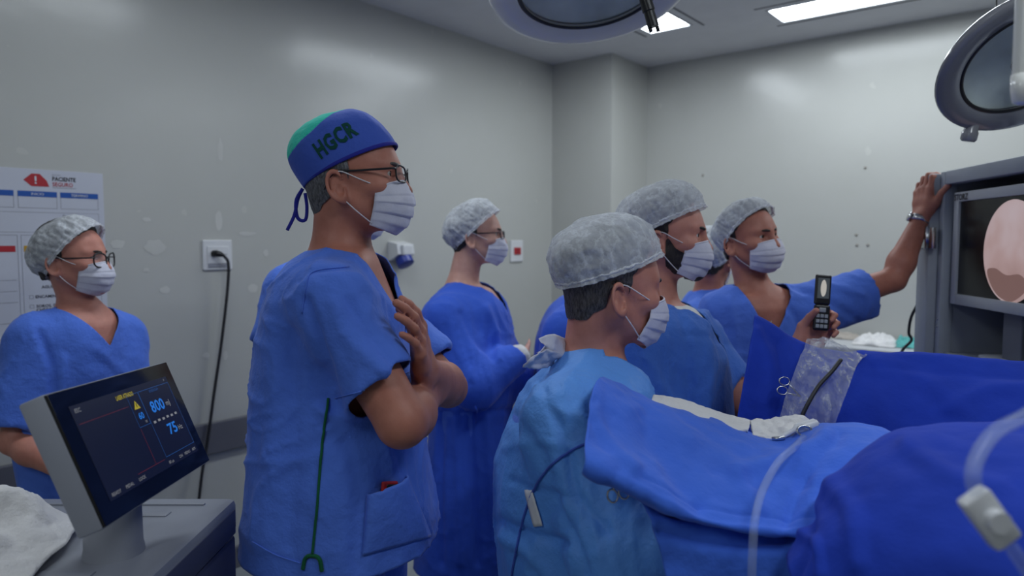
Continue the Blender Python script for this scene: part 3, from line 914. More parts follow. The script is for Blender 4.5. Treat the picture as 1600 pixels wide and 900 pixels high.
def garment(p, root, name, matname, arms, loft, hem_z=None, vneck=None, collar=0.075, res=0.008, disp=None, noise_amp=0.004, sleeve_k=0.05, seed=0, thick=0.003, extra=None, folds=(), hem_fn=None):
    """scrub top or gown: trunk loft joined to sleeves, cut at neck, cuffs and hem, then creased"""
    pts = [loft.bounds()[0], loft.bounds()[1]]
    for a in arms:
        for q in [a['S'], a['E']] + ([a['W']] if a.get('long') else []): pts += [q - 0.13, q + 0.13]
    pts = np.array(pts); lo = pts.min(0) - 0.02; hi = pts.max(0) + 0.02
    fl = Field(*[np.arange(lo[k], hi[k], res, dtype=np.float32) for k in range(3)])
    fl.loft(loft, 0.02)
    nb = p.neck
    def cuff(a, V0, V1, V2):
        A0, B0 = (a['E'], a['W']) if a.get('long') else (a['S'], a['E'])
        ax = unit(B0 - A0); cutd = a.get('cut', 0.75) * np.linalg.norm(B0 - A0)
        x, y, z = V0 - A0[0], V1 - A0[1], V2 - A0[2]
        t = x * ax[0] + y * ax[1] + z * ax[2]
        tt = t - cutd
        if a.get('cut_tilt') is not None:
            w = a['cut_tilt']; tt = tt + (x - t * ax[0]) * w[0] + (y - t * ax[1]) * w[1] + (z - t * ax[2]) * w[2]
        return tt
    def last_cap(a):
        r = a.get('r', (0.075, 0.085, 0.06))
        if a.get('long'): return a['E'], a['W'] + unit(a['W'] - a['E']) * 0.05, r[1], r[2]
        return a['S'], a['E'] + unit(a['E'] - a['S']) * 0.04, r[0], r[1]
    for a in arms:
        r = a.get('r', (0.075, 0.085, 0.06))
        fl.cap(nb + (a['S'] - nb) * 0.25 - A3(0, 0, 0.02), a['S'] - A3(0, 0, 0.005), 0.062, r[0] * 0.9, 0.05)
        if a.get('long'): fl.cap(a['S'], a['E'], r[0], r[1], sleeve_k)
        A0, B0, ra, rb = last_cap(a)
        sag = a.get('sag')
        def fn(X, Y, Z):
            d = sd_cap(X, Y, Z, A0, B0, ra, rb)
            if sag is not None: d = smin(d, sd_cap(X, Y, Z, A0 + sag * 0.4, B0 + sag, ra * 0.8, rb * 0.7), 0.05)
            return np.maximum(d, cuff(a, X, Y, Z))
        rr = max(ra, rb) + (0 if sag is None else np.linalg.norm(sag))
        fl.add(fn, np.minimum(A0, B0) - rr, np.maximum(A0, B0) + rr, 0.03 if a.get('long') else sleeve_k)
    if extra: extra(fl)
    V, Q = fl.mesh(); V = relax(V, Q, 3, 0.5)
    T = to_tris(Q)
    N = vnormals(V, T)
    d = noise_amp * fbm(V * [1, 1, 0.55], 7, 3, seed) + noise_amp * 0.15 * fbm(V, 28, 2, seed + 9)
    d = d + noise_amp * 1.05 * ((1 - np.abs(noise(V * [1, 1, 0.45] + 0.3 * noise(V, 4, seed)[:, None], 10, seed + 2))) ** 4 - 0.25) + noise_amp * 0.28 * ((1 - np.abs(noise(V * [1, 1, 0.8], 21, seed + 6))) ** 5 - 0.2)
    if folds:
        px, py = project(V)
        facing = (N * (A3(0, 0, CAMZ) - V)).sum(1) > 0
        for (poly, wid, am) in folds:
            pl = np.asarray(poly, float); best = np.full(len(V), 1e9)
            pl = spline(pl, max(8, 4 * len(pl)))[:, :2] if len(pl) > 2 else pl
            for i in range(len(pl) - 1):
                a_, b_ = pl[i], pl[i + 1]; dd = b_ - a_; L = (dd ** 2).sum() + 1e-9
                t = np.clip(((px - a_[0]) * dd[0] + (py - a_[1]) * dd[1]) / L, 0, 1)
                best = np.minimum(best, np.hypot(px - a_[0] - t * dd[0], py - a_[1] - t * dd[1]))
            d = d + np.where(facing, am * np.exp(-(best / wid) ** 2), 0)
    if disp: d = d + disp(V, N)
    V = V + N * d[:, None]
    g = np.full(len(V), -1.0)
    for a in arms:
        A0, B0, ra, rb = last_cap(a)
        dc = sd_cap(V[:, 0], V[:, 1], V[:, 2], A0, B0, ra, rb)
        if a.get('sag') is not None: dc = smin(dc, sd_cap(V[:, 0], V[:, 1], V[:, 2], A0 + a['sag'] * 0.4, B0 + a['sag'], ra * 0.8, rb * 0.7), 0.05)
        g = np.maximum(g, np.minimum(cuff(a, V[:, 0], V[:, 1], V[:, 2]) + 1.6 * res, -(dc + 0.9 * res)))
    rel = V - nb
    fdir = A3(loft.f[0], loft.f[1], 0); rdir = A3(loft.r[0], loft.r[1], 0)
    X = rel @ rdir; Y = rel @ fdir; Z = rel[:, 2]
    g = np.maximum(g, np.minimum(collar - np.sqrt((X) ** 2 + (Y * 0.9 - 0.005) ** 2), Z + 0.10))
    if vneck:
        dep, hw = vneck                                # depth below neck base, half width at the neck base
        lim = hw * np.clip((Z + dep) / dep, 0, 1.2)
        g = np.maximum(g, np.minimum(np.minimum(lim - np.abs(X), Y - 0.0), (Z + dep) * 0.7))
    if hem_z is not None: g = np.maximum(g, hem_z - V[:, 2])
    if hem_fn is not None: g = np.maximum(g, hem_fn(V))
    V, T = clip(V, T, g)
    o = mesh(name, V, T, M[matname], root)
    solidify(o, thick, -1)
    return o, V, T

def trousers(p, root, matname, shoe=True):
    if not p.legs: return
    pts = np.array([q for l in p.legs for q in l]); lo = pts.min(0) - 0.16; hi = pts.max(0) + 0.16
    fl = Field(*[np.arange(lo[k], hi[k], 0.014, dtype=np.float32) for k in range(3)])
    for l in p.legs:
        fl.cap(l[0] + A3(0, 0, 0.06), l[1], 0.112, 0.085, 0.04); fl.cap(l[1], l[2], 0.085, 0.078, 0.03)
    V, Q = fl.mesh(); V = relax(V, Q, 2); T = to_tris(Q); N = vnormals(V, T)
    V = V + N * (0.006 * fbm(V * [1, 1, 0.4], 9, 2, 4))[:, None]
    V, T = clip(V, T, np.maximum(0.05 - V[:, 2], V[:, 2] - (p.legs[0][0][2] + 0.12)))
    solidify(mesh('trousers', V, T, M[matname], root), 0.003)
    if shoe:
        for l in p.legs:
            fd = p.loft.f; F3 = A3(fd[0], fd[1], 0); a = l[2]
            f2 = Field(*[np.arange(a[k] * (k < 2) - (0.22 if k < 2 else 0), a[k] * (k < 2) + (0.22 if k < 2 else 0.14), 0.008, dtype=np.float32) for k in range(3)])
            g = A3(a[0], a[1], 0.045) - F3 * 0.03
            f2.cap(g, g + F3 * 0.15, 0.043, 0.040, 0.02); f2.cap(g, g + A3(0, 0, 0.03), 0.045, 0.045, 0.02)
            f2.F = smax(f2.F, 0.004 - f2.ax[2][None, None, :] + 0 * f2.F, 0.004)
            V, Q = f2.mesh(); mesh('shoe', V, Q, M['shoe'], root)

def stand_legs(c, yaw, hip_z, knee_z=0.48, half=0.095, fwd=0.0):
    f = A3(math.cos(yaw), math.sin(yaw), 0); r = A3(math.sin(yaw), -math.cos(yaw), 0)
    out = []
    for s in (1, -1):
        b = A3(c[0], c[1], 0) + r * half * s
        out.append([b + A3(0, 0, hip_z), b + A3(0, 0, knee_z) + f * 0.02, b + A3(0, 0, 0.09) - f * 0.01 + r * s * 0.01, b + A3(0, 0, 0.05) + f * 0.10 + r * s * 0.01])
    return out

# ------------------------------------------------------------------ helpers that lay pieces on a garment
class Surface:
    """lets seams, pockets and piping follow a garment"""
    def __init__(s, V, T):
        s.b = BVHTree.FromPolygons([Vector(v) for v in np.asarray(V, float)], np.asarray(T).tolist())
    def hit(s, px, py, off=0.002, default=None):
        d = Vector(unit(ray(px, py)).tolist()); o = Vector((0, 0, CAMZ))
        loc, nrm, i, dist = s.b.ray_cast(o, d)
        if loc is None: return default
        if nrm.dot(d) > 0: nrm = -nrm
        return np.array(loc + nrm * off)
    def line(s, pts, n=30, off=0.002):
        P = spline(np.array([(x, y, 0) for x, y in pts], float), n)
        out = [s.hit(q[0], q[1], off) for q in P]
        return np.array([q for q in out if q is not None])
    def patch(s, quad, nu=14, nv=14, off=0.004, bulge=0.0):
        """quad: four pixel corners TL TR BR BL"""
        q = np.array(quad, float); G = []
        last = None
        for v in np.linspace(0, 1, nv):
            for u in np.linspace(0, 1, nu):
                a = q[0] + (q[1] - q[0]) * u; b = q[3] + (q[2] - q[3]) * u; c = a + (b - a) * v
                h = s.hit(c[0], c[1], off + bulge * math.sin(math.pi * u) ** 0.5 * (1 - v ** 2))
                if h is None: h = last
                last = h; G.append(h)
        return np.array(G), grid_faces(nv, nu)

# ------------------------------------------------------------------ 1 man with the lettered cap, arms crossed
def man_lettered_cap():
    yaw = math.radians(-6); D = 1.5
    p = Person(); p.skin = 'tan'; p.neck_k = 1.05
    p.head = Head(at(554, 278, D), math.radians(-3), math.radians(4), 0, 1.0)
    p.neck = at(533, 402, D + 0.01)
    rows = [(384, 492, 578, D, 1.1), (400, 460, 600, D, 1.22), (422, 444, 612, D, 1.4), (446, 432, 622, D, 1.42), (480, 418, 636, D, 1.3), (520, 411, 642, D, 1.25), (560, 406, 646), (600, 402, 652), (650, 398, 661), (700, 396, 670), (750, 394, 678), (800, 392, 686), (850, 390, 690), (905, 388, 692), (925, 388, 692)]
    sil = silhouette(rows, D, yaw, 1.22)
    p.loft = Loft(sil, yaw, 2.3); p.loft_in = Loft([r for r in sil if r[0] > 0.95], yaw, 2.2, -0.018)
    p.arms = [dict(S=at(520, 472, 1.325), E=at(628, 660, 1.27), W=at(668, 616, 1.47), k=1.12, r=(0.068, 0.080), cut=0.70, rlim=0.15, cut_tilt=(0.12, 0, 0.10),
                   hand=dict(f=A3(-0.35, 0.9, 0.1), n=A3(0.3, 0.2, 0.9), side='R')),
              dict(S=at(545, 452, 1.67), E=at(700, 606, 1.63), W=at(664, 580, 1.39), k=1.08, r=(0.068, 0.078), cut=0.80, rlim=0.14,
                   hand=dict(f=A3(-0.02, -0.60, 0.74), n=A3(-1, 0, -0.1), side='L', k=1.08, curl=((8, 18, 12), (10, 20, 12), (10, 22, 14), (12, 22, 14)), spread=-0.03, thumb=(0.8, 0.4, 0.3), fine=True))]
    p.legs = stand_legs(at(540, 800, D), yaw, 0.90, 0.50, 0.10)
    root = empty('person', (p.legs[0][0][0], D, 0), 'man in a blue and green lettered cap, glasses and scrubs, arms crossed', 'person')
    body = build_body(p, root, 0.0026, 0.008)
    head_extras(root, p.head, body, 'hair_grey', 'hair_brown')
    folds = [([(478, 470), (505, 560), (522, 640)], 9, -0.012), ([(468, 440), (490, 425), (545, 417)], 4, -0.004), ([(560, 430), (600, 470), (636, 510)], 8, 0.006), ([(590, 410), (622, 460), (640, 500)], 7, -0.006),
             ([(430, 480), (425, 640), (415, 840)], 16, 0.006), ([(455, 520), (460, 680), (450, 850)], 12, -0.006), ([(540, 690), (560, 760), (555, 880)], 14, -0.007), ([(600, 700), (640, 790), (660, 840)], 12, 0.006), ([(520, 470), (545, 530), (600, 580)], 12, 0.006), ([(545, 470), (590, 540), (620, 575)], 9, -0.006), ([(500, 640), (540, 650), (575, 640)], 10, 0.010)]
    top, V, T = garment(p, root, 'scrub_top', 'scrub', p.arms, p.loft, None, (0.17, 0.085), 0.082, 0.0065, noise_amp=0.0058, seed=3, folds=folds,
                        hem_fn=lambda V: 0.868 - V[:, 2])
    sf = Surface(V, T)
    mb = MB()
    for pts in ([(513, 622), (503, 700), (497, 780), (488, 868)], [(474, 889), (478, 872), (488, 868), (499, 873), (503, 892)]):
        mb.tube(sf.line(pts, 40, 0.0015), 0.0026 if len(pts) == 4 else 0.0040, 6)
    tag(mb.build('piping', M['piping'], top, True), 'dark green piping along the side seam')
    G, F = sf.patch([(572, 772), (634, 742), (672, 838), (566, 868)], 20, 20, 0.004, 0.020)
    pk = mesh('pocket', G, F, M['scrub'], top); solidify(pk, 0.003, 1)
    # sewn lines
    for nm, pts in (('sleeve_seam', [(524, 622), (580, 606), (640, 580)]), ('shoulder_seam', [(472, 490), (478, 450), (490, 425), (545, 417)]), ('hem_seam', [(395, 846), (430, 866), (470, 880)])):
        ln = sf.line(pts, 26, 0.0012)
        if len(ln) > 5: m2 = MB(); m2.tube(ln, 0.0013, 5); m2.build(nm, M['scrub'], top, True)
    # embroidered ring on the chest
    ln = sf.line([(637 + 6 * math.cos(a), 492 + 7 * math.sin(a)) for a in np.linspace(0, 6.28, 9)], 20, 0.001)
    if len(ln) > 8: m2 = MB(); m2.tube(ln, 0.0008, 5); m2.build('badge_ring', M['cap_band'], top, True)
    # phone peeking from the pocket
    c, c2 = sf.hit(606, 756, 0.007), sf.hit(603, 800, 0.006)
    h1, h2 = sf.hit(620, 762, 0.006), sf.hit(596, 772, 0.006)
    ph = empty('smartphone', c2, 'black phone with red case top sticking out of scrub pocket', 'phone')
    uz = unit(c - c2); ux = unit(h1 - h2); uy = unit(np.cross(uz, ux)); ux = np.cross(uy, uz); R = np.stack([ux, uy, uz], 1)
    MB().box((-0.020, -0.004, -0.048), (0.017, 0.004, 0.006), 0.003, R, c).build('phone_case', mat('red_case', (0.45, 0.02, 0.02), 0.4), ph)
    MB().box((-0.012, -0.0056, -0.046), (0.019, 0.0030, 0.001), 0.002, R, c).build('phone_body', M['black_plastic'], ph)
    trousers(p, root, 'scrub')
    # undershirt edge seen in the V
    # ---- cap
    hd = p.head
    nt, npz = 140, 44
    th = np.linspace(0, 2 * math.pi, nt, endpoint=False); tt = np.linspace(0, 1, npz); TH, TT = np.meshgrid(th, tt)
    ph_ = TT * math.pi / 2
    R_ = np.cos(ph_) ** 0.50 * (1 + 0.055 * np.sin(2 * ph_)); Z_ = -0.012 + 0.112 * np.sin(ph_) ** 0.95
    br = fbm(np.stack([np.cos(TH) * R_, np.sin(TH) * R_, Z_ * 9], -1), 2.2, 3, 11)
    R_ = R_ * (1 + 0.016 * br * np.clip(TT * 4, 0, 1)); Z_ = Z_ + 0.003 * br * TT
    X = 0.0835 * R_ * np.cos(TH); Y = 0.106 * R_ * np.sin(TH) - 0.016 * np.sin(ph_); Z = Z_
    tl = math.radians(21)
    P = np.stack([X, Y * math.cos(tl) - Z * math.sin(tl) - 0.010, Y * math.sin(tl) + Z * math.cos(tl) + 0.034], -1).reshape(-1, 3)
    Tc = to_tris(grid_faces(npz, nt, True))
    # crown panel is the upper rear part, the lettered panel the rest
    nrm = unit(A3(0, -0.60, 0.80)); g = P @ nrm - 0.110 + 0.004 * noise(P, 30, 5)
    Vb, Tb = clip(P, Tc, g)
    cap_o = mesh('surgical_cap', hd.pt(Vb), Tb, M['cap_blue'], root); solidify(cap_o, 0.002, 1)
    Vg, Tg = clip(P * 1.0, Tc, -g)
    cg = mesh('crown_panel', hd.pt(Vg), Tg, M['cap_green'], cap_o); solidify(cg, 0.002, 1); tag(cg, 'bright green crown panel of the cap')
    ring = P[:nt]
    mb = MB(); mb.tube(ring * [1.012, 1.01, 1] + [0, 0, 0.003], 0.0042, 8, closed=True, flat=0.5)
    mesh('cap_band', hd.pt(np.concatenate(mb.v)), mb.f, M['cap_band'], cap_o)
    rim = ring * [1.0, 1.0, 1] - [0, 0, 0.006]
    # lower hem behind the ear
    bk = np.argmin(ring[:, 1]); B0 = ring[bk] + A3(0.012, -0.004, 0.0)
    for pts, nm in (([B0, B0 + A3(0, -0.012, -0.02), B0 + A3(0.004, -0.022, -0.055), B0 + A3(0.004, -0.040, -0.085)], 'tie'), ([B0, B0 + A3(0.002, -0.016, -0.025), B0 + A3(0.002, -0.016, -0.06), B0 + A3(0.002, 0.0, -0.066), B0 + A3(0.002, 0.006, -0.04), B0 + A3(0, 0.004, -0.01)], 'tie')):
        mb = MB(); mb.tube(spline(pts, 24), 0.0038, 8, flat=0.45); mesh(nm, hd.pt(np.concatenate(mb.v)), mb.f, M['cap_band'], cap_o)
    # letters sewn on the side panel
    bv = BVHTree.FromPolygons([Vector(v) for v in P], Tc.tolist())
    def on_cap(q):
        loc, n_, i, d = bv.ray_cast(Vector((0.3, q[0], q[1])), Vector((-1, 0, 0)))
        return None if loc is None else np.array(loc) + np.array(n_ if n_[0] > 0 else -n_) * 0.0036
    letters(cap_o, 'HGCR', lambda u, v: on_cap((-0.040 + u * math.cos(0.54) - v * math.sin(0.54), 0.032 + u * math.sin(0.54) + v * math.cos(0.54))), 0.036, 0.088, M['letter_green'], hd.pt)
    m_o, MG = face_mask(root, hd, side_y=0.056, seed=2)
    eyeglasses(root, hd, y=0.111, z=-0.003)
    return root

def text_polys(s, size=1.0, bold=0.0, space=1.0):
    """filled outline of a string as triangles in the plane (unit height), from Blender's own font"""
    cu = bpy.data.curves.new('t', 'FONT'); cu.body = s; cu.size = 1.0; cu.offset = bold; cu.space_character = space; cu.resolution_u = 2; cu.fill_mode = 'FRONT'
    ob = bpy.data.objects.new('t', cu); COL.objects.link(ob)
    dg = bpy.context.evaluated_depsgraph_get(); dg.update()
    me = bpy.data.meshes.new_from_object(ob.evaluated_get(dg))
    V = np.array([v.co[:] for v in me.vertices]).reshape(-1, 3); F = [list(p.vertices) for p in me.polygons]
    bpy.data.objects.remove(ob, do_unlink=True); bpy.data.curves.remove(cu); bpy.data.meshes.remove(me)
    return V, F

def letters(parent, s, fn, height, width, m, xf):
    V, F = text_polys(s, bold=0.04, space=1.12)
    bm = bmesh.new(); vs = [bm.verts.new(v) for v in V]
    for f in F:
        try: bm.faces.new([vs[i] for i in f])
        except ValueError: pass
    bmesh.ops.triangulate(bm, faces=bm.faces[:])
    for _ in range(3):
        lng = [e for e in bm.edges if e.calc_length() > 0.12]
        if lng: bmesh.ops.subdivide_edges(bm, edges=lng, cuts=1); bmesh.ops.triangulate(bm, faces=bm.faces[:])
    bm.verts.index_update(); V = np.array([v.co[:] for v in bm.verts]); F = [[v.index for v in f.verts] for f in bm.faces]; bm.free()
    x0, x1 = V[:, 0].min(), V[:, 0].max(); y0, y1 = V[:, 1].min(), V[:, 1].max()
    pts = []
    for v in V:
        q = fn((v[0] - x0) / (x1 - x0) * width, (v[1] - y0) / (y1 - y0) * height)
        pts.append(q if q is not None else A3(0, 0, 0))
    return mesh('lettering', xf(np.array(pts)), F, m, parent, False)

man_lettered_cap()
RAD = math.radians

def simple_person(label, head, neck, rows, D, yaw, ratio, arms, skin_k, hair, top, topmat, legs_at=None, hem_z=0.7, vneck=(0.15, 0.075), collar=0.078, cap=None, glasses=None, mask=None, res_head=0.0036, res=0.011, gres=0.009, folds=(), seed=1, legs=None, brow='hair_dark', neck_k=1.0, shrink=-0.018, noise_amp=0.0045, hair_kind='short', trouser='scrub', body_min=0.8, disp=None, loft_n=2.3, eye_look=(0, 0)):
    p = Person(); p.skin = skin_k; p.neck_k = neck_k; p.head = head; p.neck = neck
    sil = silhouette(rows, D, yaw, ratio)
    p.loft = Loft(sil, yaw, loft_n); p.loft_in = Loft([r for r in sil if r[0] > body_min], yaw, 2.2, shrink)
    p.arms = arms
    p.legs = legs if legs is not None else stand_legs(legs_at, yaw, 0.86, 0.47, 0.09)
    base = np.mean([l[0] for l in p.legs], 0); root = empty('person', (base[0], base[1], 0), label, 'person')
    body = build_body(p, root, res_head, res)
    head_extras(root, head, body, hair, brow, hair_kind, eye_look)
    o, V, T = garment(p, root, top, topmat, arms, p.loft, hem_z, vneck, collar, gres, noise_amp=noise_amp, seed=seed, folds=folds, disp=disp)
    trousers(p, root, trouser)
    if cap is not None: bouffant(root, head, **cap)
    if mask is not None: face_mask(root, head, **mask)
    if glasses is not None: eyeglasses(root, head, **glasses)
    p.root = root; p.top = o; p.V = V; p.T = T
    return p

HANG = lambda side: dict(f=A3(0.1, -0.2, -1), n=A3(0, 1, 0), side=side)

# ------------------------------------------------------------------ 2 woman by the poster
def woman():
    D = 2.2
    hd = Head(at(114, 403, D), RAD(2), RAD(1), RAD(0), 0.96)
    arms = [dict(S=at(52, 530, 2.10), E=at(22, 690, 2.03), W=at(118, 742, 1.94), k=0.95, r=(0.070, 0.086), cut=0.86, hand=dict(f=A3(0.9, -0.3, -0.1), n=A3(0, 0.6, -0.6), side='R')),
            dict(S=at(190, 526, 2.33), E=at(208, 680, 2.26), W=at(190, 735, 2.04), k=0.95, r=(0.070, 0.082), cut=0.86, hand=dict(f=A3(-0.35, -0.9, 0), n=A3(-0.3, 0.3, -0.8), side='L'))]
    rows = [(474, 104, 156), (487, 78, 176), (504, 60, 196), (540, 50, 206), (600, 44, 213), (680, 42, 216), (780, 38, 222), (860, 34, 226)]
    folds = [([(62, 520), (80, 570), (86, 640)], 7, -0.010), ([(100, 560), (92, 640), (84, 720)], 6, 0.006), ([(150, 545), (178, 570), (205, 590)], 8, 0.006), ([(86, 500), (70, 510), (58, 545)], 4, -0.004)]
    p = simple_person('woman in black glasses, bouffant cap, mask and scrubs standing by the poster', hd, at(126, 486, D + 0.02), rows, D, RAD(-22), 1.35, arms, 'mid', 'hair_dark', 'scrub_top', 'scrub', at(128, 700, D), 0.66, (0.105, 0.078), 0.078,
                      cap=dict(tilt=48, puff=0.14, seed=4, back=0.024, h0=-0.018, top=0.112, a=0.091, b=0.116), glasses=dict(w=0.0275, h=0.0225, z=-0.009, tube=0.0026, sq=2.6), mask=dict(seed=5), folds=folds, seed=5, hair_kind='full', neck_k=0.82, res_head=0.003)
    sf = Surface(p.V, p.T); ln = sf.line([(52, 716), (60, 735), (61, 755), (57, 780), (60, 820)], 20, 0.003)
    if len(ln) > 5: MB().tube(ln, 0.0018, 6).build('white_cord', M['strap'], p.top, True)
    return p
woman()

# ------------------------------------------------------------------ 3 young man in the long gown, arms crossed
def young_man():
    D = 2.75
    hd = Head(at(745, 367, D), RAD(-4), RAD(2), 0, 0.97)
    arms = [dict(S=at(694, 500, 2.57), E=at(742, 604, 2.47), W=at(812, 556, 2.58), k=0.95, r=(0.076, 0.082, 0.052), cut=0.97, long=True, hand=dict(f=A3(-0.25, 1.0, -0.2), n=A3(-0.3, 0.2, 0.8), side='R')),
            dict(S=at(745, 500, 2.92), E=at(802, 588, 2.84), W=at(770, 575, 2.64), k=0.95, r=(0.074, 0.080, 0.055), cut=0.93, long=True, hand=dict(f=A3(-0.6, -0.6, -0.2), n=A3(-0.3, 0.2, 0.8), side='L'))]
    rows = [(440, 704, 760, D, 1.1), (455, 682, 778, D, 1.3), (474, 668, 792, D, 1.4), (505, 664, 800), (550, 666, 806), (600, 668, 806), (645, 674, 800), (690, 670, 804), (760, 660, 812), (830, 652, 820), (900, 646, 826)]
    folds = [([(700, 480), (712, 540), (735, 590)], 6, 0.007), ([(720, 490), (740, 530), (770, 560)], 5, -0.008), ([(760, 480), (775, 520), (780, 560)], 5, 0.008), ([(690, 650), (688, 740), (690, 880)], 5, -0.014), ([(712, 645), (716, 740), (720, 880)], 6, 0.012), ([(735, 650), (740, 740), (748, 880)], 5, -0.014), ([(758, 650), (764, 740), (772, 880)], 6, 0.010), ([(672, 520), (690, 570), (715, 610)], 5, -0.007), ([(675, 642), (720, 648), (800, 640)], 4, -0.010)]
    p = simple_person('slim man in glasses and long dark blue gown, arms folded, against the wall', hd, at(722, 448, D), rows, D, RAD(-10), 1.25, arms, 'fair', 'hair_dark', 'gown', 'gown_dark', at(735, 700, D), 0.25, (0.10, 0.075), 0.078,
                      cap=dict(tilt=40, puff=0.10, seed=9, back=0.020, h0=-0.012, top=0.112, a=0.090, b=0.117), glasses=dict(w=0.024, h=0.0145), mask=dict(seed=8), folds=folds, seed=8, body_min=0.9)
    sf = Surface(p.V, p.T)
    mb = MB(); ln = sf.line([(742, 634), (746, 645), (744, 660)], 8, 0.004)
    if len(ln) > 4: mb.tube(ln, 0.006, 6, flat=0.4); mb.build('belt_tie', M['gown_dark'], p.top, True)
    # white knitted cuff
    a = p.arms[0]; ax = unit(a['W'] - a['E']); q = a['W'] - ax * 0.012
    mb = MB(); mb.tube([q - ax * 0.012, q + ax * 0.012, q + ax * 0.035], [0.050, 0.046, 0.036], 16); tag(mb.build('cuff', M['white_cloth'], p.top, True), 'white knitted cuff')
young_man()

# ------------------------------------------------------------------ 4 bearded man with the flip phone
def bearded():
    D = 1.95
    hd = Head(at(1044, 367, D), RAD(-20), RAD(-1), 0, 1.0)
    arms = [dict(S=at(985, 530, 1.78), E=at(1000, 665, 1.72), W=at(1080, 690, 1.76), k=1.0, r=(0.074, 0.086), cut=0.8, hand=dict(f=A3(0.9, 0.2, 0), n=A3(0, 0.5, -0.7), side='R')),
            dict(S=at(1085, 528, 2.10), E=at(1160, 632, 2.04), W=at(1250, 546, 2.02), k=1.0, r=(0.074, 0.084), cut=0.72,
                 hand=dict(f=A3(0.62, 0.12, 0.62), n=A3(0.15, -1, 0.15), side='L', k=1.05, curl=((22, 78, 62), (24, 80, 62), (26, 82, 62), (28, 82, 62)), thumb=(0.75, 0.30, 0.60), fine=True, ext=0.09))]
    rows = [(466, 984, 1066, D, 1.1), (484, 958, 1096, D, 1.3), (508, 944, 1116, D, 1.35), (545, 936, 1134), (600, 932, 1142), (680, 930, 1148), (780, 928, 1152), (900, 925, 1156)]
    folds = [([(1060, 480), (1075, 540), (1080, 640)], 7, -0.008), ([(1100, 480), (1110, 560), (1105, 650)], 8, 0.007), ([(1070, 520), (1110, 530), (1150, 540)], 5, -0.004), ([(1010, 560), (1030, 600), (1070, 640)], 8, 0.006)]
    p = simple_person('bearded man in bouffant cap and washed blue scrubs holding up a phone', hd, at(1024, 484, D), rows, D, RAD(-18), 1.28, arms, 'mid', 'hair_dark', 'scrub_top', 'scrub_teal', at(1040, 700, D), 0.70, (0.13, 0.080), 0.080,
                      cap=dict(tilt=26, puff=0.16, seed=14, back=0.016, h0=0.000, top=0.110, a=0.092, b=0.114), mask=dict(seed=12), folds=folds, seed=12, res_head=0.003, trouser='scrub_teal')
    garment(p, p.root, 'undershirt', 'white_cloth', [], Loft([r for r in silhouette(rows, D, RAD(-18), 1.28) if r[0] > 1.15], RAD(-18), 2.2, -0.014), None, None, 0.062, 0.010, noise_amp=0.001)
    # beard: jaw shell
    f = Field(np.arange(-0.09, 0.09, 0.0045), np.arange(-0.05, 0.13, 0.0045), np.arange(-0.135, 0.02, 0.0045))
    X, Y, Z = f.ax[0][:, None, None], f.ax[1][None, :, None], f.ax[2][None, None, :]
    f.F = (head_sdf(X, Y, Z, ears=False, eyes=False) - 0.0035).astype(np.float32)
    V, Q = f.mesh(); T = to_tris(Q); x, y, z = np.abs(V[:, 0]), V[:, 1], V[:, 2]
    up = z - np.interp(y, [-0.02, 0.012, 0.03, 0.06, 0.09, 0.12], [-0.02, -0.01, -0.036, -0.052, -0.05, -0.055]); V = V + vnormals(V, T) * (noise(V, 220, 2) * 0.0012)[:, None]
    Vb, Tb = clip(V, T, np.maximum(np.maximum(up, 0.004 - y), np.maximum(-0.125 - z, np.where((y < 0.05) & (z < -0.10 + y * -0.2), 0.01, -0.01))))
    mesh('beard', hd.pt(Vb), Tb, M['hair_dark'], p.root)
    # phone in the raised hand
    a = p.arms[1]; h = a['hand']; f_ = unit(h['f']); n_ = unit(h['n'] - f_ * np.dot(h['n'], f_))
    c = at(1284, 474, 1.997)
    ph = empty('mobile_phone', c - A3(0, 0, 0.08), 'open black flip phone with a lit screen held upright in a hand', 'phone')
    up = unit(A3(0.085, 0.10, 1)); nr = unit(A3(-0.10, -1, 0.1)); nr = unit(nr - up * np.dot(nr, up)); sx = np.cross(up, nr); R = np.stack([sx, nr, up], 1)
    MB().box((-0.022, -0.006, -0.004), (0.022, 0.006, 0.082), 0.005, R, c).build('lid', M['black_plastic'], ph)
    MB().box((-0.022, -0.007, -0.078), (0.022, 0.007, -0.004), 0.006, R, c + nr * 0.004).build('keypad_half', M['black_plastic'], ph)
    q = lambda x, z, o: c + sx * x + up * z + nr * o
    scr = mesh('screen', [q(-0.016, 0.014, 0.0066), q(0.016, 0.014, 0.0066), q(0.016, 0.072, 0.0066), q(-0.016, 0.072, 0.0066)], [[0, 1, 2, 3]], glow('phone_screen', (0.06, 0.075, 0.09), 0.6), ph, False)
    a_ = np.linspace(0, 2 * math.pi, 20, endpoint=False)
    mesh('picture', [q(0.008 * math.cos(t), 0.043 + 0.024 * math.sin(t), 0.0072) for t in a_], [list(range(20))], glow('phone_picture', (0.75, 0.72, 0.66), 0.55), scr, False)
    km = mat('key_metal', (0.35, 0.37, 0.40), 0.3, var=0.02)
    for i in range(3):
        for j in range(3):
            MB().box((-0.016 + j * 0.0112, 0.0, -0.070 + i * 0.0145), (-0.0065 + j * 0.0112, 0.0123, -0.060 + i * 0.0145), 0.0012, R, c).build('key', km, ph)
    MB().box((-0.010, 0.0, -0.026), (0.010, 0.0123, -0.012), 0.003, R, c).build('navigation_key', km, ph)
bearded()

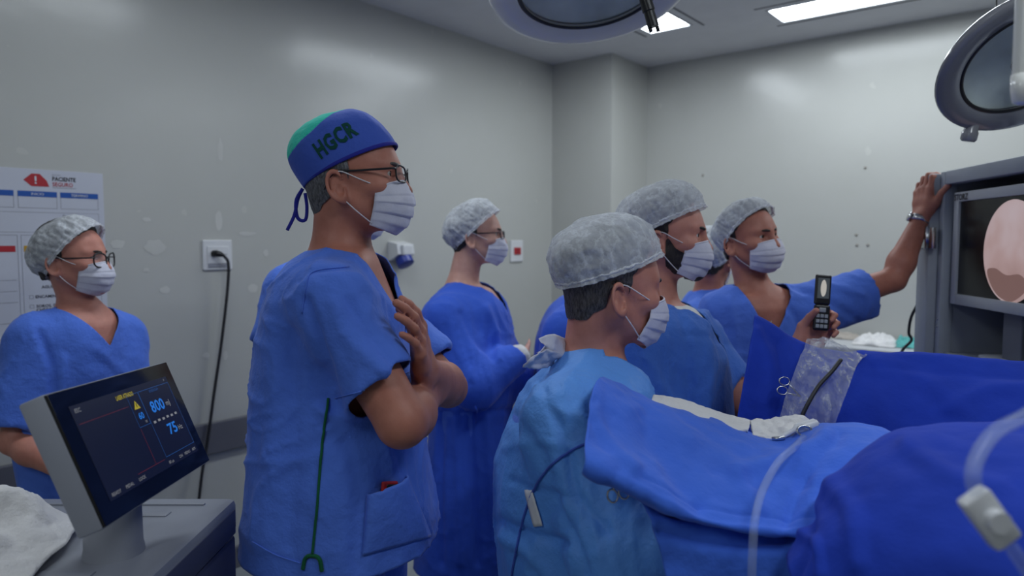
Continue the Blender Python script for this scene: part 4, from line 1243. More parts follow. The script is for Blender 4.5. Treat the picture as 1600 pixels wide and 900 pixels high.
# ------------------------------------------------------------------ 5 man reaching to the cabinet
def reaching_man():
    D = 2.45
    hd = Head(at(1170, 371, D), RAD(-58), RAD(4), RAD(-6), 1.0)
    arms = [dict(S=at(1130, 492, 2.44), E=at(1114, 618, 2.40), W=at(1150, 700, 2.25), k=1.0, r=(0.076, 0.086), cut=0.8, hand=dict(f=A3(0.5, -0.6, -0.3), n=A3(0, 0.5, -0.7), side='R')),
            dict(S=at(1272, 478, 2.44), E=at(1396, 437, 2.47), W=at(1440, 340, 2.50), k=1.02, r=(0.072, 0.074), cut=0.66, sag=A3(0, 0, -0.075), rlim=0.2,
                 hand=dict(f=A3(0.05, 0.0, 1), n=A3(1, 0.1, 0.05), side='L', k=1.12, curl=((6, 72, 26), (8, 74, 24), (8, 74, 24), (8, 70, 24)), thumb=(0.85, 0.5, 0.1), fine=True))]
    rows = [(448, 1146, 1212, D, 1.2), (460, 1126, 1240, D, 1.5), (480, 1116, 1268, D, 1.6), (520, 1112, 1272), (580, 1115, 1270), (650, 1115, 1272), (760, 1112, 1275), (880, 1110, 1276)]
    folds = [([(1215, 470), (1245, 500), (1255, 560)], 6, -0.008), ([(1240, 450), (1290, 470), (1340, 500)], 6, -0.007), ([(1270, 440), (1310, 450), (1350, 460)], 5, 0.006), ([(1140, 470), (1150, 520), (1150, 600)], 6, 0.006)]
    p = simple_person('dark haired man in bouffant cap and V-neck scrubs reaching to the cabinet', hd, at(1180, 462, D + 0.01), rows, D, RAD(-82), 1.6, arms, 'tan', 'hair_dark', 'scrub_top', 'scrub', at(1192, 700, D), 0.72, (0.150, 0.074), 0.074,
                      cap=dict(tilt=42, puff=0.12, seed=21, back=0.016, h0=-0.010, top=0.108, a=0.090, b=0.112), mask=dict(seed=15), folds=folds, seed=15, res_head=0.0032)
    a = p.arms[1]; ax = unit(a['W'] - a['E']); q = a['W'] - ax * 0.012
    w = empty('wristwatch', q - A3(0, 0, 0.03), 'steel wristwatch on the arm reaching to the cabinet', 'watch')
    mb = MB(); mb.lathe([(0.033, -0.010), (0.0355, -0.010), (0.0355, 0.010), (0.033, 0.010), (0.033, -0.010)], q, ax, 28, False); mb.build('bracelet', M['steel'], w, True)
    sd = unit(np.cross(ax, A3(0.3, 1, 0)))
    if sd[0] > 0: sd = -sd
    mb = MB(); mb.lathe([(0.017, 0.033), (0.018, 0.037), (0.016, 0.042), (0.001, 0.042)], q, sd, 24); mb.build('dial_case', M['steel'], w, True)
    # fine chain in the neckline
    pts = [p.neck + A3(-0.055, -0.05, 0.01), p.neck + A3(-0.03, -0.088, -0.06), p.neck + A3(0.0, -0.112, -0.105), p.neck + A3(0.03, -0.095, -0.06), p.neck + A3(0.055, -0.06, 0.01)]
    mb = MB(); mb.tube(spline(pts, 24), 0.0012, 5); mb.build('neck_chain', M['steel'], p.root, True)
reaching_man()

# ------------------------------------------------------------------ people mostly hidden behind the others
def hidden_people():
    D = 2.25
    arms = [dict(S=at(452, 452, 2.10), E=at(420, 560, 2.02), W=at(480, 610, 1.96), k=0.95, r=(0.068, 0.070), cut=0.84, hand=dict(f=A3(0.9, 0.2, 0), n=A3(0, 0.5, -0.7), side='R')),
            dict(S=at(560, 455, 2.4), E=at(600, 580, 2.36), W=at(560, 620, 2.16), k=0.95, r=(0.068, 0.074), cut=0.84, hand=dict(f=A3(-0.9, -0.2, 0), n=A3(0, 0.5, -0.7), side='L'))]
    rows = [(402, 480, 540), (420, 462, 560), (450, 452, 575), (520, 450, 580), (620, 450, 580), (720, 450, 580), (800, 450, 580)]
    simple_person('person in scrubs behind the man in the lettered cap, only sleeve and elbow visible', Head(at(548, 318, D), RAD(-5), 0, 0, 0.92), at(520, 398, D), rows, D, RAD(-12), 1.3, arms, 'dark', 'hair_dark', 'scrub_top', 'scrub', at(515, 700, D), 0.72, cap=dict(seed=31, size=0.96), mask=dict(seed=3), res_head=0.006, res=0.014, gres=0.011, seed=31)
    D = 2.95
    arms = [dict(S=at(882, 520, 2.78), E=at(866, 630, 2.74), W=at(930, 660, 2.68), k=0.95, r=(0.080, 0.084, 0.06), cut=0.95, long=True, hand=dict(f=A3(0.9, 0.2, 0), n=A3(0, 0.5, -0.7), side='R')),
            dict(S=at(930, 515, 3.1), E=at(950, 620, 3.05), W=at(930, 640, 2.85), k=0.95, r=(0.072, 0.080, 0.06), cut=0.95, long=True, hand=dict(f=A3(-0.9, -0.2, 0), n=A3(0, 0.5, -0.7), side='L'))]
    rows = [(462, 882, 938), (478, 862, 955), (500, 846, 968), (530, 836, 974), (570, 832, 976), (680, 828, 978), (800, 826, 980)]
    simple_person('person in a blue gown behind the seated surgeon, only shoulder and arm visible', Head(at(940, 410, D), RAD(5), 0, 0, 0.86), at(912, 466, D), rows, D, RAD(5), 1.3, arms, 'mid', 'hair_dark', 'gown', 'gown_dark', at(905, 700, D), 0.4, cap=dict(seed=33, size=0.95), mask=dict(seed=4), res_head=0.006, res=0.014, gres=0.011, seed=33, body_min=0.9)
    D = 3.0
    arms = [dict(S=at(1090, 500, 2.86), E=at(1082, 610, 2.84), W=at(1110, 680, 2.78), k=0.95, r=(0.070, 0.080), cut=0.8, hand=HANG('R')),
            dict(S=at(1130, 498, 3.14), E=at(1128, 605, 3.12), W=at(1120, 680, 3.0), k=0.95, r=(0.070, 0.080), cut=0.8, hand=HANG('L'))]
    rows = [(452, 1082, 1134), (466, 1066, 1146), (490, 1058, 1152), (540, 1056, 1154), (640, 1056, 1154), (760, 1056, 1154)]
    simple_person('person whose grey bouffant cap shows between the bearded and reaching men', Head(at(1112, 404, D), RAD(55), RAD(-4), 0, 0.98), at(1108, 458, D), rows, D, RAD(40), 1.3, arms, 'tan', 'hair_dark', 'scrub_top', 'scrub', at(1106, 700, D), 0.7, cap=dict(seed=35, tilt=38, a=0.09, b=0.112, puff=0.13), mask=dict(seed=6), res_head=0.006, res=0.014, gres=0.011, seed=35)
hidden_people()

# ------------------------------------------------------------------ seated surgeon
def surgeon():
    D = 1.46
    yaw = RAD(12)
    hd = Head(at(957, 447, D), RAD(13), RAD(-4), RAD(0), 1.0)
    arms = [dict(S=at(892, 660, 1.31), E=at(962, 862, 1.19), W=at(1140, 812, 1.13), k=1.0, r=(0.088, 0.082, 0.058), cut=0.95, long=True, hand=dict(f=A3(0.9, 0.3, 0.2), n=A3(0, 0.3, -0.9), side='R')),
            dict(S=at(958, 640, 1.62), E=at(1060, 830, 1.62), W=at(1190, 800, 1.47), k=1.0, r=(0.078, 0.080, 0.058), cut=0.95, long=True, hand=dict(f=A3(0.9, -0.3, 0.2), n=A3(0, 0.3, -0.9), side='L'))]
    rows = [(534, 886, 958, D, 1.1), (554, 872, 980, D, 1.15), (576, 854, 1000, D, 1.25), (600, 828, 1012, D, 1.36), (640, 802, 1018, D, 1.3), (680, 785, 1020), (720, 773, 1020), (760, 767, 1020), (800, 768, 1020), (850, 772, 1024), (900, 778, 1030), (980, 780, 1045), (1080, 782, 1070), (1130, 790, 1085)]
    c0 = at(910, 1000, D); f = A3(math.cos(yaw), math.sin(yaw), 0); r = A3(math.sin(yaw), -math.cos(yaw), 0)
    legs = []
    for s in (1, -1):
        b = A3(c0[0], c0[1], 0.60) + r * s * 0.10
        kn = b + f * 0.42 + r * s * 0.06 + A3(0, 0, -0.04)
        an = A3(kn[0], kn[1], 0.09) - f * 0.02
        legs.append([b, kn, an, A3(an[0], an[1], 0.05) + f * 0.1])
    folds = [([(800, 650), (850, 720), (860, 800)], 10, -0.008), ([(845, 610), (880, 680), (900, 770), (950, 830)], 9, -0.009), ([(780, 815), (830, 835), (880, 850)], 8, -0.012), ([(785, 840), (830, 865), (860, 900)], 9, 0.008), ([(860, 780), (900, 850), (915, 900)], 8, -0.010), ([(830, 600), (870, 640), (930, 660)], 9, 0.005), ([(790, 700), (840, 690), (900, 700)], 7, 0.004), ([(900, 640), (940, 700), (960, 780)], 10, 0.006), ([(980, 600), (1000, 640), (1015, 680)], 6, 0.006), ([(800, 750), (850, 770), (900, 780)], 6, -0.006)]
    p = simple_person('surgeon with greying hair seated in a light blue paper gown beside the drape', hd, at(925, 574, D + 0.01), rows, D, yaw, 1.3, arms, 'mid', 'hair_brown', 'gown', 'gown_paper', None, 0.50, (0.09, 0.07), 0.066,
                      cap=dict(tilt=22, puff=0.14, seed=41, back=0.014, size=0.97, h0=0.006, top=0.112, a=0.092, b=0.116), mask=dict(seed=18, side_y=0.060), folds=folds, seed=41, legs=legs, res_head=0.0028, res=0.010, gres=0.007, neck_k=1.08, body_min=0.7, noise_amp=0.0042, brow='hair_brown')
    # scrub collar inside the gown
    garment(p, p.root, 'scrub_collar', 'scrub', [], Loft([q for q in silhouette(rows, D, yaw, 1.3) if q[0] > 1.08], yaw, 2.2, -0.008), None, (0.12, 0.07), 0.074, 0.009, noise_amp=0.001)
    sf = Surface(p.V, p.T)
    # blue cord and white tag at the back
    ln = sf.line([(925, 688), (880, 712), (845, 748), (822, 800), (808, 860), (800, 905)], 40, 0.003)
    MB().tube(ln, 0.0022, 6).build('waist_cord', M['cap_blue'], p.top, True)
    G, F = sf.patch([(822, 767), (834, 766), (850, 820), (836, 822)], 5, 10, 0.005)
    t = mesh('tag', G, F, M['white_plastic'], p.top); solidify(t, 0.001, 1); tag(t, 'white paper tag on the waist cord')
    # paper neck ties standing out behind the collar
    for rows_, nm in (([[(842, 528, 1.40), (862, 522, 1.42), (884, 528, 1.45)], [(848, 540, 1.39), (866, 545, 1.42), (888, 545, 1.45)], [(838, 550, 1.40), (858, 558, 1.42), (882, 562, 1.45)]], 'neck_tie'), ([[(840, 548, 1.38), (858, 546, 1.40), (878, 552, 1.44)], [(824, 562, 1.37), (846, 566, 1.40), (868, 564, 1.44)], [(818, 576, 1.38), (840, 577, 1.40), (862, 573, 1.44)]], 'neck_tie')):
        G = sheet([[at(*q) for q in rr] for rr in rows_], 14, 12); N = grid_normals(G); G = G + N * (0.006 * noise(G, 60, 3) + 0.004 * noise(G, 130, 5))[..., None]
        o = mesh(nm, G.reshape(-1, 3), grid_faces(12, 14), M['mask'], p.top); solidify(o, 0.001)
    # stool
    st = empty('stool', (c0[0], c0[1], 0), 'round padded stool under the seated surgeon', 'stool')
    MB().lathe([(0.001, 0.44), (0.17, 0.44), (0.185, 0.46), (0.185, 0.485), (0.16, 0.50), (0.001, 0.50)], (c0[0], c0[1], 0), (0, 0, 1), 32, False).build('seat', M['black_plastic'], st, True, sharp=40)
    MB().lathe([(0.025, 0.06), (0.025, 0.44)], (c0[0], c0[1], 0), (0, 0, 1), 16).build('column', M['steel'], st, True, sharp=40)
    for k in range(5):
        a = k * 2 * math.pi / 5; e = A3(c0[0] + 0.24 * math.cos(a), c0[1] + 0.24 * math.sin(a), 0.05)
        MB().tube([A3(c0[0], c0[1], 0.075), e], 0.014, 8).build('leg', M['steel'], st, True, sharp=40)
        MB().lathe([(0.022, -0.012), (0.025, 0), (0.022, 0.012)], e - A3(0, 0, 0.024), (math.sin(a), -math.cos(a), 0), 14).build('caster', M['black_plastic'], st, True, sharp=40)
surgeon()

# ------------------------------------------------------------------ flat print helper
def print_text(s, origin, ux, uy, height, m, parent, name='lettering', width=None, bold=0.0, align='l', off=0.0008, space='c', top_level_label=None):
    """flat lettering on a plane: origin = lower left (or centre) of the line, cap height in metres"""
    V, F = text_polys(s, bold=bold)
    if len(V) == 0: return None
    k = height / 0.70; W_ = (V[:, 0].max() - V[:, 0].min()) * k
    kx = k if width is None else k * width / W_
    x0 = V[:, 0].min(); sh = 0 if align == 'l' else -0.5 * (V[:, 0].max() - x0) * kx
    ux = unit(ux); uy = unit(uy); n = np.cross(ux, uy)
    P = np.asarray(origin, float) + np.outer((V[:, 0] - x0) * kx + sh, ux) + np.outer(V[:, 1] * k, uy) + n * off
    return mesh(name, P, F, m, parent, False, space)

def rect(origin, ux, uy, w, h, m, parent, name, off=0.0006, space='c'):
    ux = unit(ux); uy = unit(uy); n = np.cross(ux, uy); o = np.asarray(origin, float) + n * off
    return mesh(name, [o, o + ux * w, o + ux * w + uy * h, o + uy * h], [[0, 1, 2, 3]], m, parent, False, space)

def rect_outline(origin, ux, uy, w, h, t, m, parent, name, off=0.0006, space='c'):
    ux = unit(ux); uy = unit(uy); n = np.cross(ux, uy); o = np.asarray(origin, float) + n * off
    q = lambda a, b: o + ux * a + uy * b
    V = [q(0, 0), q(w, 0), q(w, h), q(0, h), q(t, t), q(w - t, t), q(w - t, h - t), q(t, h - t)]
    return mesh(name, V, [[0, 1, 5, 4], [1, 2, 6, 5], [2, 3, 7, 6], [3, 0, 4, 7]], m, parent, False, space)

INK = dict(blue=mat('print_blue', (0.010, 0.085, 0.38), 0.5, var=0.02), black=mat('print_black', (0.02, 0.02, 0.03), 0.5), red=mat('print_red', (0.42, 0.02, 0.03), 0.5, var=0.02),
           yellow=mat('print_ochre', (0.50, 0.29, 0.02), 0.5, var=0.02), grey=mat('print_grey', (0.30, 0.31, 0.36), 0.5, var=0.02), white=mat('print_white', (0.62, 0.63, 0.68), 0.5, var=0.02))

# ------------------------------------------------------------------ poster on the left wall
def poster():
    # wall plane x = XL; photo right edge at y = 1.144, top 1.76, bottom 1.09
    y1, y0, zt, zb = 1.148, 0.18, 1.762, 1.093
    x = XL + 0.004
    o = wbox('wall_poster', (XL, y0, zb), (x, y1, zt), mat('poster_board', (0.56, 0.58, 0.66), 0.35, var=0.02), None)
    tag(o, 'white surgical safety checklist poster with blue headings on the wall', 'poster')
    U = A3(0, 1, 0); Z = A3(0, 0, 1)
    P = lambda y, z: A3(x, y, z)
    sc = dict(parent=o, space='w')
    T = lambda s, y, z, h, m='black', **k: print_text(s, P(y, z), U, Z, h, INK[m], o, space='w', **k)
    # logo: red rounded diamond with an exclamation mark, heading in two lines
    a = [(0.885, 1.722), (0.912, 1.745), (0.925, 1.746), (0.958, 1.724), (0.960, 1.714), (0.966, 1.700), (0.950, 1.703), (0.930, 1.697), (0.915, 1.697)]
    a = [(0.882, 1.7215), (0.908, 1.7455), (0.934, 1.7455), (0.956, 1.7215), (0.963, 1.7005), (0.934, 1.7000), (0.906, 1.7000)]
    mesh('logo', [P(q[0], q[1]) + A3(0.0008, 0, 0) for q in a], [list(range(len(a)))], INK['red'], o, False, 'w')
    rect(P(0.917, 1.7185), U, Z, 0.006, 0.018, INK['white'], o, 'logo_mark', 0.0016, 'w'); rect(P(0.917, 1.7085), U, Z, 0.006, 0.006, INK['white'], o, 'logo_mark', 0.0016, 'w')
    T('PACIENTE', 0.974, 1.7235, 0.0145, 'black', bold=0.03, width=0.078)
    T('SEGURO', 0.974, 1.7035, 0.0145, 'red', bold=0.015, width=0.068)
    rect(P(0.974, 1.697), U, Z, 0.078, 0.0022, INK['grey'], o, 'rule', 0.0006, 'w')
    T('NÚCLEO', 0.974, 1.742, 0.005, 'grey')
    # three heading boxes
    for (ya, yb, s) in ((0.62, 0.850, 'SALA'), (0.862, 0.987, 'INICIO'), (0.998, 1.128, 'TERMINO')):
        rect_outline(P(ya, 1.620), U, Z, yb - ya, 0.062, 0.0018, INK['grey'], o, 'table_box', 0.0005, 'w')
        rect(P(ya, 1.662), U, Z, yb - ya, 0.020, INK['blue'], o, 'heading_bar', 0.0008, 'w')
        T(s, (ya + yb) / 2, 1.6675, 0.0095, 'white', align='c', off=0.0016, bold=0.01)
    rect_outline(P(0.62, 1.532), U, Z, 0.508, 0.074, 0.0015, INK['grey'], o, 'table_box', 0.0005, 'w')
    for i, s in enumerate(('D - DIREITO', 'E - ESQUERDO', 'B - BILATERAL', 'NA - NÃO APLICÁVEL')): T(s, 1.004, 1.590 - i * 0.0165, 0.0085, 'black', bold=0.012)
    # lower columns
    rect_outline(P(0.55, 1.205), U, Z, 0.306, 0.318, 0.0018, INK['grey'], o, 'table_box', 0.0005, 'w')
    rect(P(0.56, 1.462), U, Z, 0.288, 0.022, INK['red'], o, 'heading_bar', 0.0008, 'w')
    rect_outline(P(0.866, 1.205), U, Z, 0.262, 0.318, 0.0018, INK['grey'], o, 'table_box', 0.0005, 'w')
    T('APÓS', 0.952, 1.496, 0.0105, bold=0.02)
    rect(P(0.874, 1.462), U, Z, 0.246, 0.022, INK['yellow'], o, 'heading_bar', 0.0008, 'w')
    for s, y, z in (('CONTAGEM DE:', 0.876, 1.440), ('GRANDES', 0.920, 1.405), ('PEQUENAS', 0.914, 1.374), ('AGULHAS', 0.924, 1.327), ('ENCAMINHADO', 0.904, 1.292), ('SOROS, DRENOS', 0.905, 1.257), ('CHECADOS', 0.905, 1.243), ('ALGUM EVENTO', 0.906, 1.2215), ('COM', 0.906, 1.2085)):
        T(s, y, z, 0.0105, bold=0.018)
    for z in (1.290, 1.255, 1.215): rect_outline(P(0.884, z), U, Z, 0.0135, 0.0135, 0.0015, INK['grey'], o, 'tick_box', 0.0007, 'w')
    for z in (1.360, 1.320, 1.280): rect(P(0.56, z), U, Z, 0.288, 0.0015, INK['grey'], o, 'rule', 0.0006, 'w')
    rect(P(0.3, 1.15), U, Z, 0.83, 0.0018, INK['grey'], o, 'rule', 0.0006, 'w')
poster()

# ------------------------------------------------------------------ wall sockets
def wall_fittings():
    U = A3(0, 1, 0)
    r = empty('wall_socket', (XL, 1.606, 1.374), 'white double wall socket with a black plug beside the poster', 'socket', world_loc=True)
    wbox('plate', (XL, 1.538, 1.374), (XL + 0.010, 1.674, 1.506), M['white_plastic'], None, 0.004, r)
    wbox('insert', (XL + 0.009, 1.556, 1.402), (XL + 0.014, 1.656, 1.478), M['white_plastic'], None, 0.002, r)
    for k, y in enumerate((1.628, 1.636, 1.644)):
        MB().lathe([(0.0028, 0), (0.0028, 0.0012)], (XL + 0.0138, y, 1.441), (1, 0, 0), 10).build('pin_hole', INK['grey'], r, space='w')
    wbox('lower_strip', (XL + 0.0135, 1.558, 1.388), (XL + 0.0150, 1.655, 1.402), INK['grey'], None, 0, r)
    # cord with its plug
    pl = empty('power_cord', (XL + 0.03, 1.6, 0.4), 'black power cord hanging down from the wall socket', 'cord', world_loc=True)
    mb = MB(); mb.tube([A3(XL + 0.014, 1.584, 1.446), A3(XL + 0.032, 1.588, 1.446), A3(XL + 0.045, 1.600, 1.443), A3(XL + 0.050, 1.614, 1.436)], [0.015, 0.015, 0.012, 0.006], 12); mb.build('plug', M['black_plastic'], pl, True, 'w', 50)
    pts = [A3(XL + 0.050, 1.612, 1.436), A3(XL + 0.056, 1.628, 1.40), A3(XL + 0.052, 1.622, 1.28), A3(XL + 0.040, 1.594, 1.05), A3(XL + 0.035, 1.560, 0.85), A3(XL + 0.035, 1.525, 0.65), A3(XL + 0.045, 1.480, 0.45), A3(XL + 0.07, 1.44, 0.2), A3(XL + 0.18, 1.42, 0.02), A3(XL + 0.6, 1.45, 0.008)]
    MB().tube(spline(pts, 70), 0.0065, 8).build('cable', M['black_cable'], pl, True, 'w')
    # industrial blue plug socket
    s = empty('industrial_socket', (XL, 2.655, 1.33), 'white industrial socket with a blue plug on the wall', 'socket', world_loc=True)
    mb = MB(); mb.prism([(XL, 2.595, 1.500), (XL + 0.075, 2.595, 1.485), (XL + 0.085, 2.595, 1.43), (XL + 0.02, 2.595, 1.395), (XL, 2.595, 1.395)], (0, 1, 0), 0.120); mb.build('housing', M['white_plastic'], s, space='w')
    blue = mat('blue_plastic', (0.012, 0.035, 0.30), 0.35)
    ax = unit(A3(0.55, 0, -0.80)); o = A3(XL + 0.045, 2.655, 1.425)
    MB().lathe([(0.042, -0.015), (0.042, 0.03), (0.047, 0.03), (0.047, 0.065), (0.040, 0.068)], o, ax, 24).build('plug', blue, s, True, 'w', 40)
    wbox('hinge_lid', (XL + 0.075, 2.620, 1.425), (XL + 0.100, 2.690, 1.480), M['white_plastic'], None, 0.006, s)
    # small white plate with red key
    n = empty('outlet_plate', (XL, 3.723, 1.365), 'small white wall plate with a red outlet near the corner', 'socket', world_loc=True)
    wbox('plate', (XL, 3.660, 1.362), (XL + 0.012, 3.790, 1.506), M['white_plastic'], None, 0.004, n)
    wbox('red_outlet', (XL + 0.011, 3.690, 1.410), (XL + 0.018, 3.760, 1.458), INK['red'], None, 0.002, n)
    wbox('divider', (XL + 0.0175, 3.722, 1.412), (XL + 0.019, 3.728, 1.456), INK['black'], None, 0, n)
    # old screw holes on the back wall
    for i, (px, py) in enumerate(((1098, 274), (1352, 262), (1338, 367), (1339, 383), (1356, 383))):
        d = W(ray(px, py)); t = YB / d[1]; q = d * t + A3(0, 0, CAMZ)
        o = MB().lathe([(0.009, 0), (0.007, 0.004), (0.001, 0.005)], (q[0], YB - 0.0, q[2]), (0, -1, 0), 12).build('wall_plug', mat('wall_plug_grey', (0.30, 0.28, 0.25), 0.6), None, True, 'w')
        tag(o, ['small wall plug above the bearded man', 'single wall plug high on the back wall', 'upper wall plug of the close trio on back wall', 'lower left wall plug of the close trio on back wall', 'lower right wall plug of the close trio on back wall'][i], 'wall plug', 'wall plugs')
wall_fittings()

# ------------------------------------------------------------------ laser console with tilted touch screen
def console():
    cm = mat('console_enamel', (0.27, 0.285, 0.33), 0.45, var=0.04, bump_s=0.04); cd = mat('console_side_slate', (0.065, 0.072, 0.125), 0.4, var=0.06)
    zt = 0.95; x1 = -0.592; x0 = -1.28; y0 = 0.62; y1 = 1.49
    r = empty('laser_console', ((x0 + x1) / 2, (y0 + y1) / 2, 0), 'grey laser console on casters with a tilted touch screen', 'medical device')
    MB().box((x0, y0, zt - 0.075), (x1, y1, zt), 0.016).build('top_cover', cm, r, sharp=35)
    MB().box((x0 + 0.01, y0 + 0.01, 0.52), (x1 - 0.003, y1 - 0.006, zt - 0.079), 0.010).build('upper_housing', cd, r, sharp=35)
    MB().box((x0 + 0.01, y0 + 0.01, 0.12), (x1 - 0.003, y1 - 0.006, 0.515), 0.010).build('lower_housing', cd, r, sharp=35)
    MB().box((x1 - 0.006, y0 + 0.10, zt - 0.073), (x1 + 0.002, y1 - 0.02, zt - 0.020), 0.003).build('side_band', cd, r, sharp=35)
    MB().box((x0 + 0.03, y1 - 0.055, zt - 0.004), (x1 - 0.05, y1 - 0.045, zt + 0.004), 0.002).build('rear_ridge', cm, r, sharp=35)
    MB().box((x1 - 0.23, y1 - 0.115, zt - 0.004), (x1 - 0.10, y1 - 0.09, zt + 0.003), 0.002).build('rear_rib', cm, r, sharp=35)
    MB().box((x1 - 0.28, 1.10, zt - 0.004), (x1 - 0.10, 1.14, zt + 0.003), 0.002).build('front_rib', cm, r, sharp=35)
    for sx in (x0 + 0.08, x1 - 0.08):
        for sy in (y0 + 0.08, y1 - 0.08):
            MB().lathe([(0.05, -0.018), (0.06, -0.014), (0.06, 0.014), (0.05, 0.018)], (sx, sy, 0.06), (1, 0, 0), 20).build('caster', M['black_plastic'], r, True, sharp=40)
            MB().box((sx - 0.025, sy - 0.03, 0.06), (sx + 0.025, sy + 0.03, 0.125), 0.004).build('caster_fork', M['grey_metal'], r)
    # swivel post
    pb = A3(-0.705, 1.215, zt)
    MB().lathe([(0.050, 0.0), (0.049, 0.006), (0.047, 0.016), (0.046, 0.105), (0.040, 0.112)], pb, (0, 0, 1), 32).build('swivel_post', cm, r, True, sharp=40)
    # screen housing, found from the corner positions: a flat panel facing the surgeon, tilted back
    TL, TR, BR, BL = [A3(-0.6676, 0.9878, 1.2825), A3(-0.6696, 1.3454, 1.2687), A3(-0.5867, 1.3462, 1.0737), A3(-0.5846, 0.9886, 1.0875)]
    ux = unit(TR - TL); vy = unit(TL - BL); n = unit(np.cross(ux, vy)); vy = np.cross(n, ux)
    w = np.linalg.norm(TR - TL); h = np.linalg.norm(TL - BL)
    R = np.stack([ux, vy, n], 1); sc = empty('screen_unit', (0, 0, 0)); bpy.data.objects.remove(sc)
    hs = MB().box((0, 0, -0.044), (w, h, -0.004), 0.004, R, BL).build('screen_housing', cm, r, sharp=35)
    gl = MB().box((0.002, 0.002, -0.006), (w - 0.002, h - 0.002, 0.0), 0.001, R, BL).build('screen_glass', mat('screen_glass', (0.004, 0.004, 0.006), 0.10, spec=0.6, var=0.0), r)
    Q = lambda a, b: BL + ux * a + vy * b
    bx0, by0, bw, bh = 0.034, 0.030, w - 0.062, h - 0.058
    rect(Q(bx0, by0), ux, vy, bw, bh, glow('display_panel', (0.003, 0.005, 0.022), 0.6), gl, 'display', 0.0004)
    C = lambda u, v: Q(bx0 + bw * u, by0 + bh * v)
    blue = glow('display_blue', (0.02, 0.20, 0.75), 0.7); dim = glow('display_dim_blue', (0.02, 0.10, 0.35), 0.5); yel = glow('display_yellow', (0.50, 0.42, 0.03), 0.6); wh = glow('display_white', (0.40, 0.42, 0.46), 0.45); red = glow('display_red', (0.22, 0.03, 0.05), 0.35)
    T = lambda s, u, v, hh, m, **k: print_text(s, C(u, v), ux, vy, hh, m, gl, off=0.0009, **k)
    T('LASER ATIVADO', 0.40, 0.905, 0.0075, yel, bold=0.02, width=0.052)
    tri = [C(0.525, 0.745), C(0.590, 0.745), C(0.5575, 0.845)]
    mesh('warning_triangle', [q + n * 0.0009 for q in tri], [[0, 1, 2]], yel, gl, False); rect(C(0.554, 0.765), ux, vy, 0.002, 0.007, glow('display_black', (0, 0, 0), 0), gl, 'warning_mark', 0.0013)
    T('60', 0.535, 0.625, 0.0115, blue, bold=0.02); T('W', 0.575, 0.565, 0.005, wh)
    T('ENERGIA', 0.745, 0.872, 0.0055, dim)
    T('800', 0.690, 0.640, 0.0205, blue, bold=0.02, width=0.046); T('mJ', 0.868, 0.660, 0.0105, wh)
    for i in range(6): rect(C(0.655 + i * 0.052, 0.520 + (i % 2) * 0.004), ux, vy, 0.0078, 0.0042, wh, gl, 'step_mark', 0.0009)
    T('75', 0.770, 0.330, 0.0195, blue, bold=0.02, width=0.031); T('Hz', 0.890, 0.335, 0.0095, wh)
    rect_outline(C(0.625, 0.115), ux, vy, bw * 0.365, bh * 0.81, 0.0010, dim, gl, 'panel_outline', 0.0008)
    rect_outline(C(0.50, 0.54), ux, vy, bw * 0.125, bh * 0.385, 0.0009, dim, gl, 'panel_outline', 0.0007)
    rect(C(0.50, 0.10), ux, vy, 0.0010, bh * 0.43, red, gl, 'red_rule', 0.0008); rect(C(0.02, 0.80), ux, vy, bw * 0.46, 0.0009, red, gl, 'red_rule', 0.0008); rect(C(0.30, 0.10), ux, vy, bw * 0.3, 0.0009, red, gl, 'red_rule', 0.0008)
    T('80 µs', 0.63, 0.03, 0.0055, wh); T('ON', 0.76, 0.03, 0.0055, wh); T('MENU', 0.83, 0.03, 0.0055, wh); T('AIM', 0.93, 0.03, 0.0055, wh)
    T('READY', 0.03, 0.03, 0.0055, wh); T('PEDAL', 0.16, 0.03, 0.0055, wh); T('LOCK', 0.29, 0.03, 0.0055, wh)
    T('ESC', 0.03, 0.92, 0.0065, wh); T('x', 0.95, 0.955, 0.0055, wh)
    # crumpled white towel and a sheet of paper on the console
    rows = [[(-1.22, 1.36), (-1.05, 1.40), (-0.92, 1.36), (-0.82, 1.33)], [(-1.22, 1.24), (-1.05, 1.26), (-0.90, 1.24), (-0.79, 1.22)], [(-1.22, 1.15), (-1.05, 1.14), (-0.90, 1.13), (-0.78, 1.14)], [(-1.22, 1.05), (-1.05, 1.04), (-0.90, 1.05), (-0.76, 1.07)]]
    hts = [[0.012, 0.012, 0.012, 0.012], [0.085, 0.10, 0.075, 0.014], [0.075, 0.085, 0.06, 0.014], [0.012, 0.012, 0.012, 0.012]]
    G = sheet([[A3(x, y, zt + hts[i][j]) for j, (x, y) in enumerate(rr)] for i, rr in enumerate(rows)], 60, 46)
    hgt = np.clip((G[..., 2] - zt - 0.010) / 0.05, 0, 1)
    G[..., 2] += hgt * (0.030 * fbm(G, 11, 4, 2)) + 0.003 * np.abs(noise(G, 40, 4)); G[..., :2] += 0.012 * np.stack([noise(G, 15, 6), noise(G, 15, 7)], -1)
    G[..., 2] = np.maximum(G[..., 2], zt + 0.006)
    o = mesh('towel', G.reshape(-1, 3), grid_faces(46, 60), M['white_cloth']); solidify(o, 0.004); tag(o, 'crumpled white towel lying on the laser console', 'towel')
    pp = MB().box((-0.15, -0.10, 0), (0.15, 0.10, 0.0012), 0, np.array([[0.97, -0.24, 0], [0.24, 0.97, 0], [0, 0, 1]]), (-0.855, 0.975, zt + 0.0010)).build('paper_sheet', mat('paper', (0.62, 0.63, 0.66), 0.7, var=0.02))
    tag(pp, 'sheet of printed paper in front of the towel on console', 'paper')
    mb = MB(); mb.tube([A3(-0.79, 1.03, zt + 0.0032), A3(-0.775, 1.045, zt + 0.0032)], 0.0025, 6, flat=1.0); mb.build('print_mark', INK['black'], pp)
console()

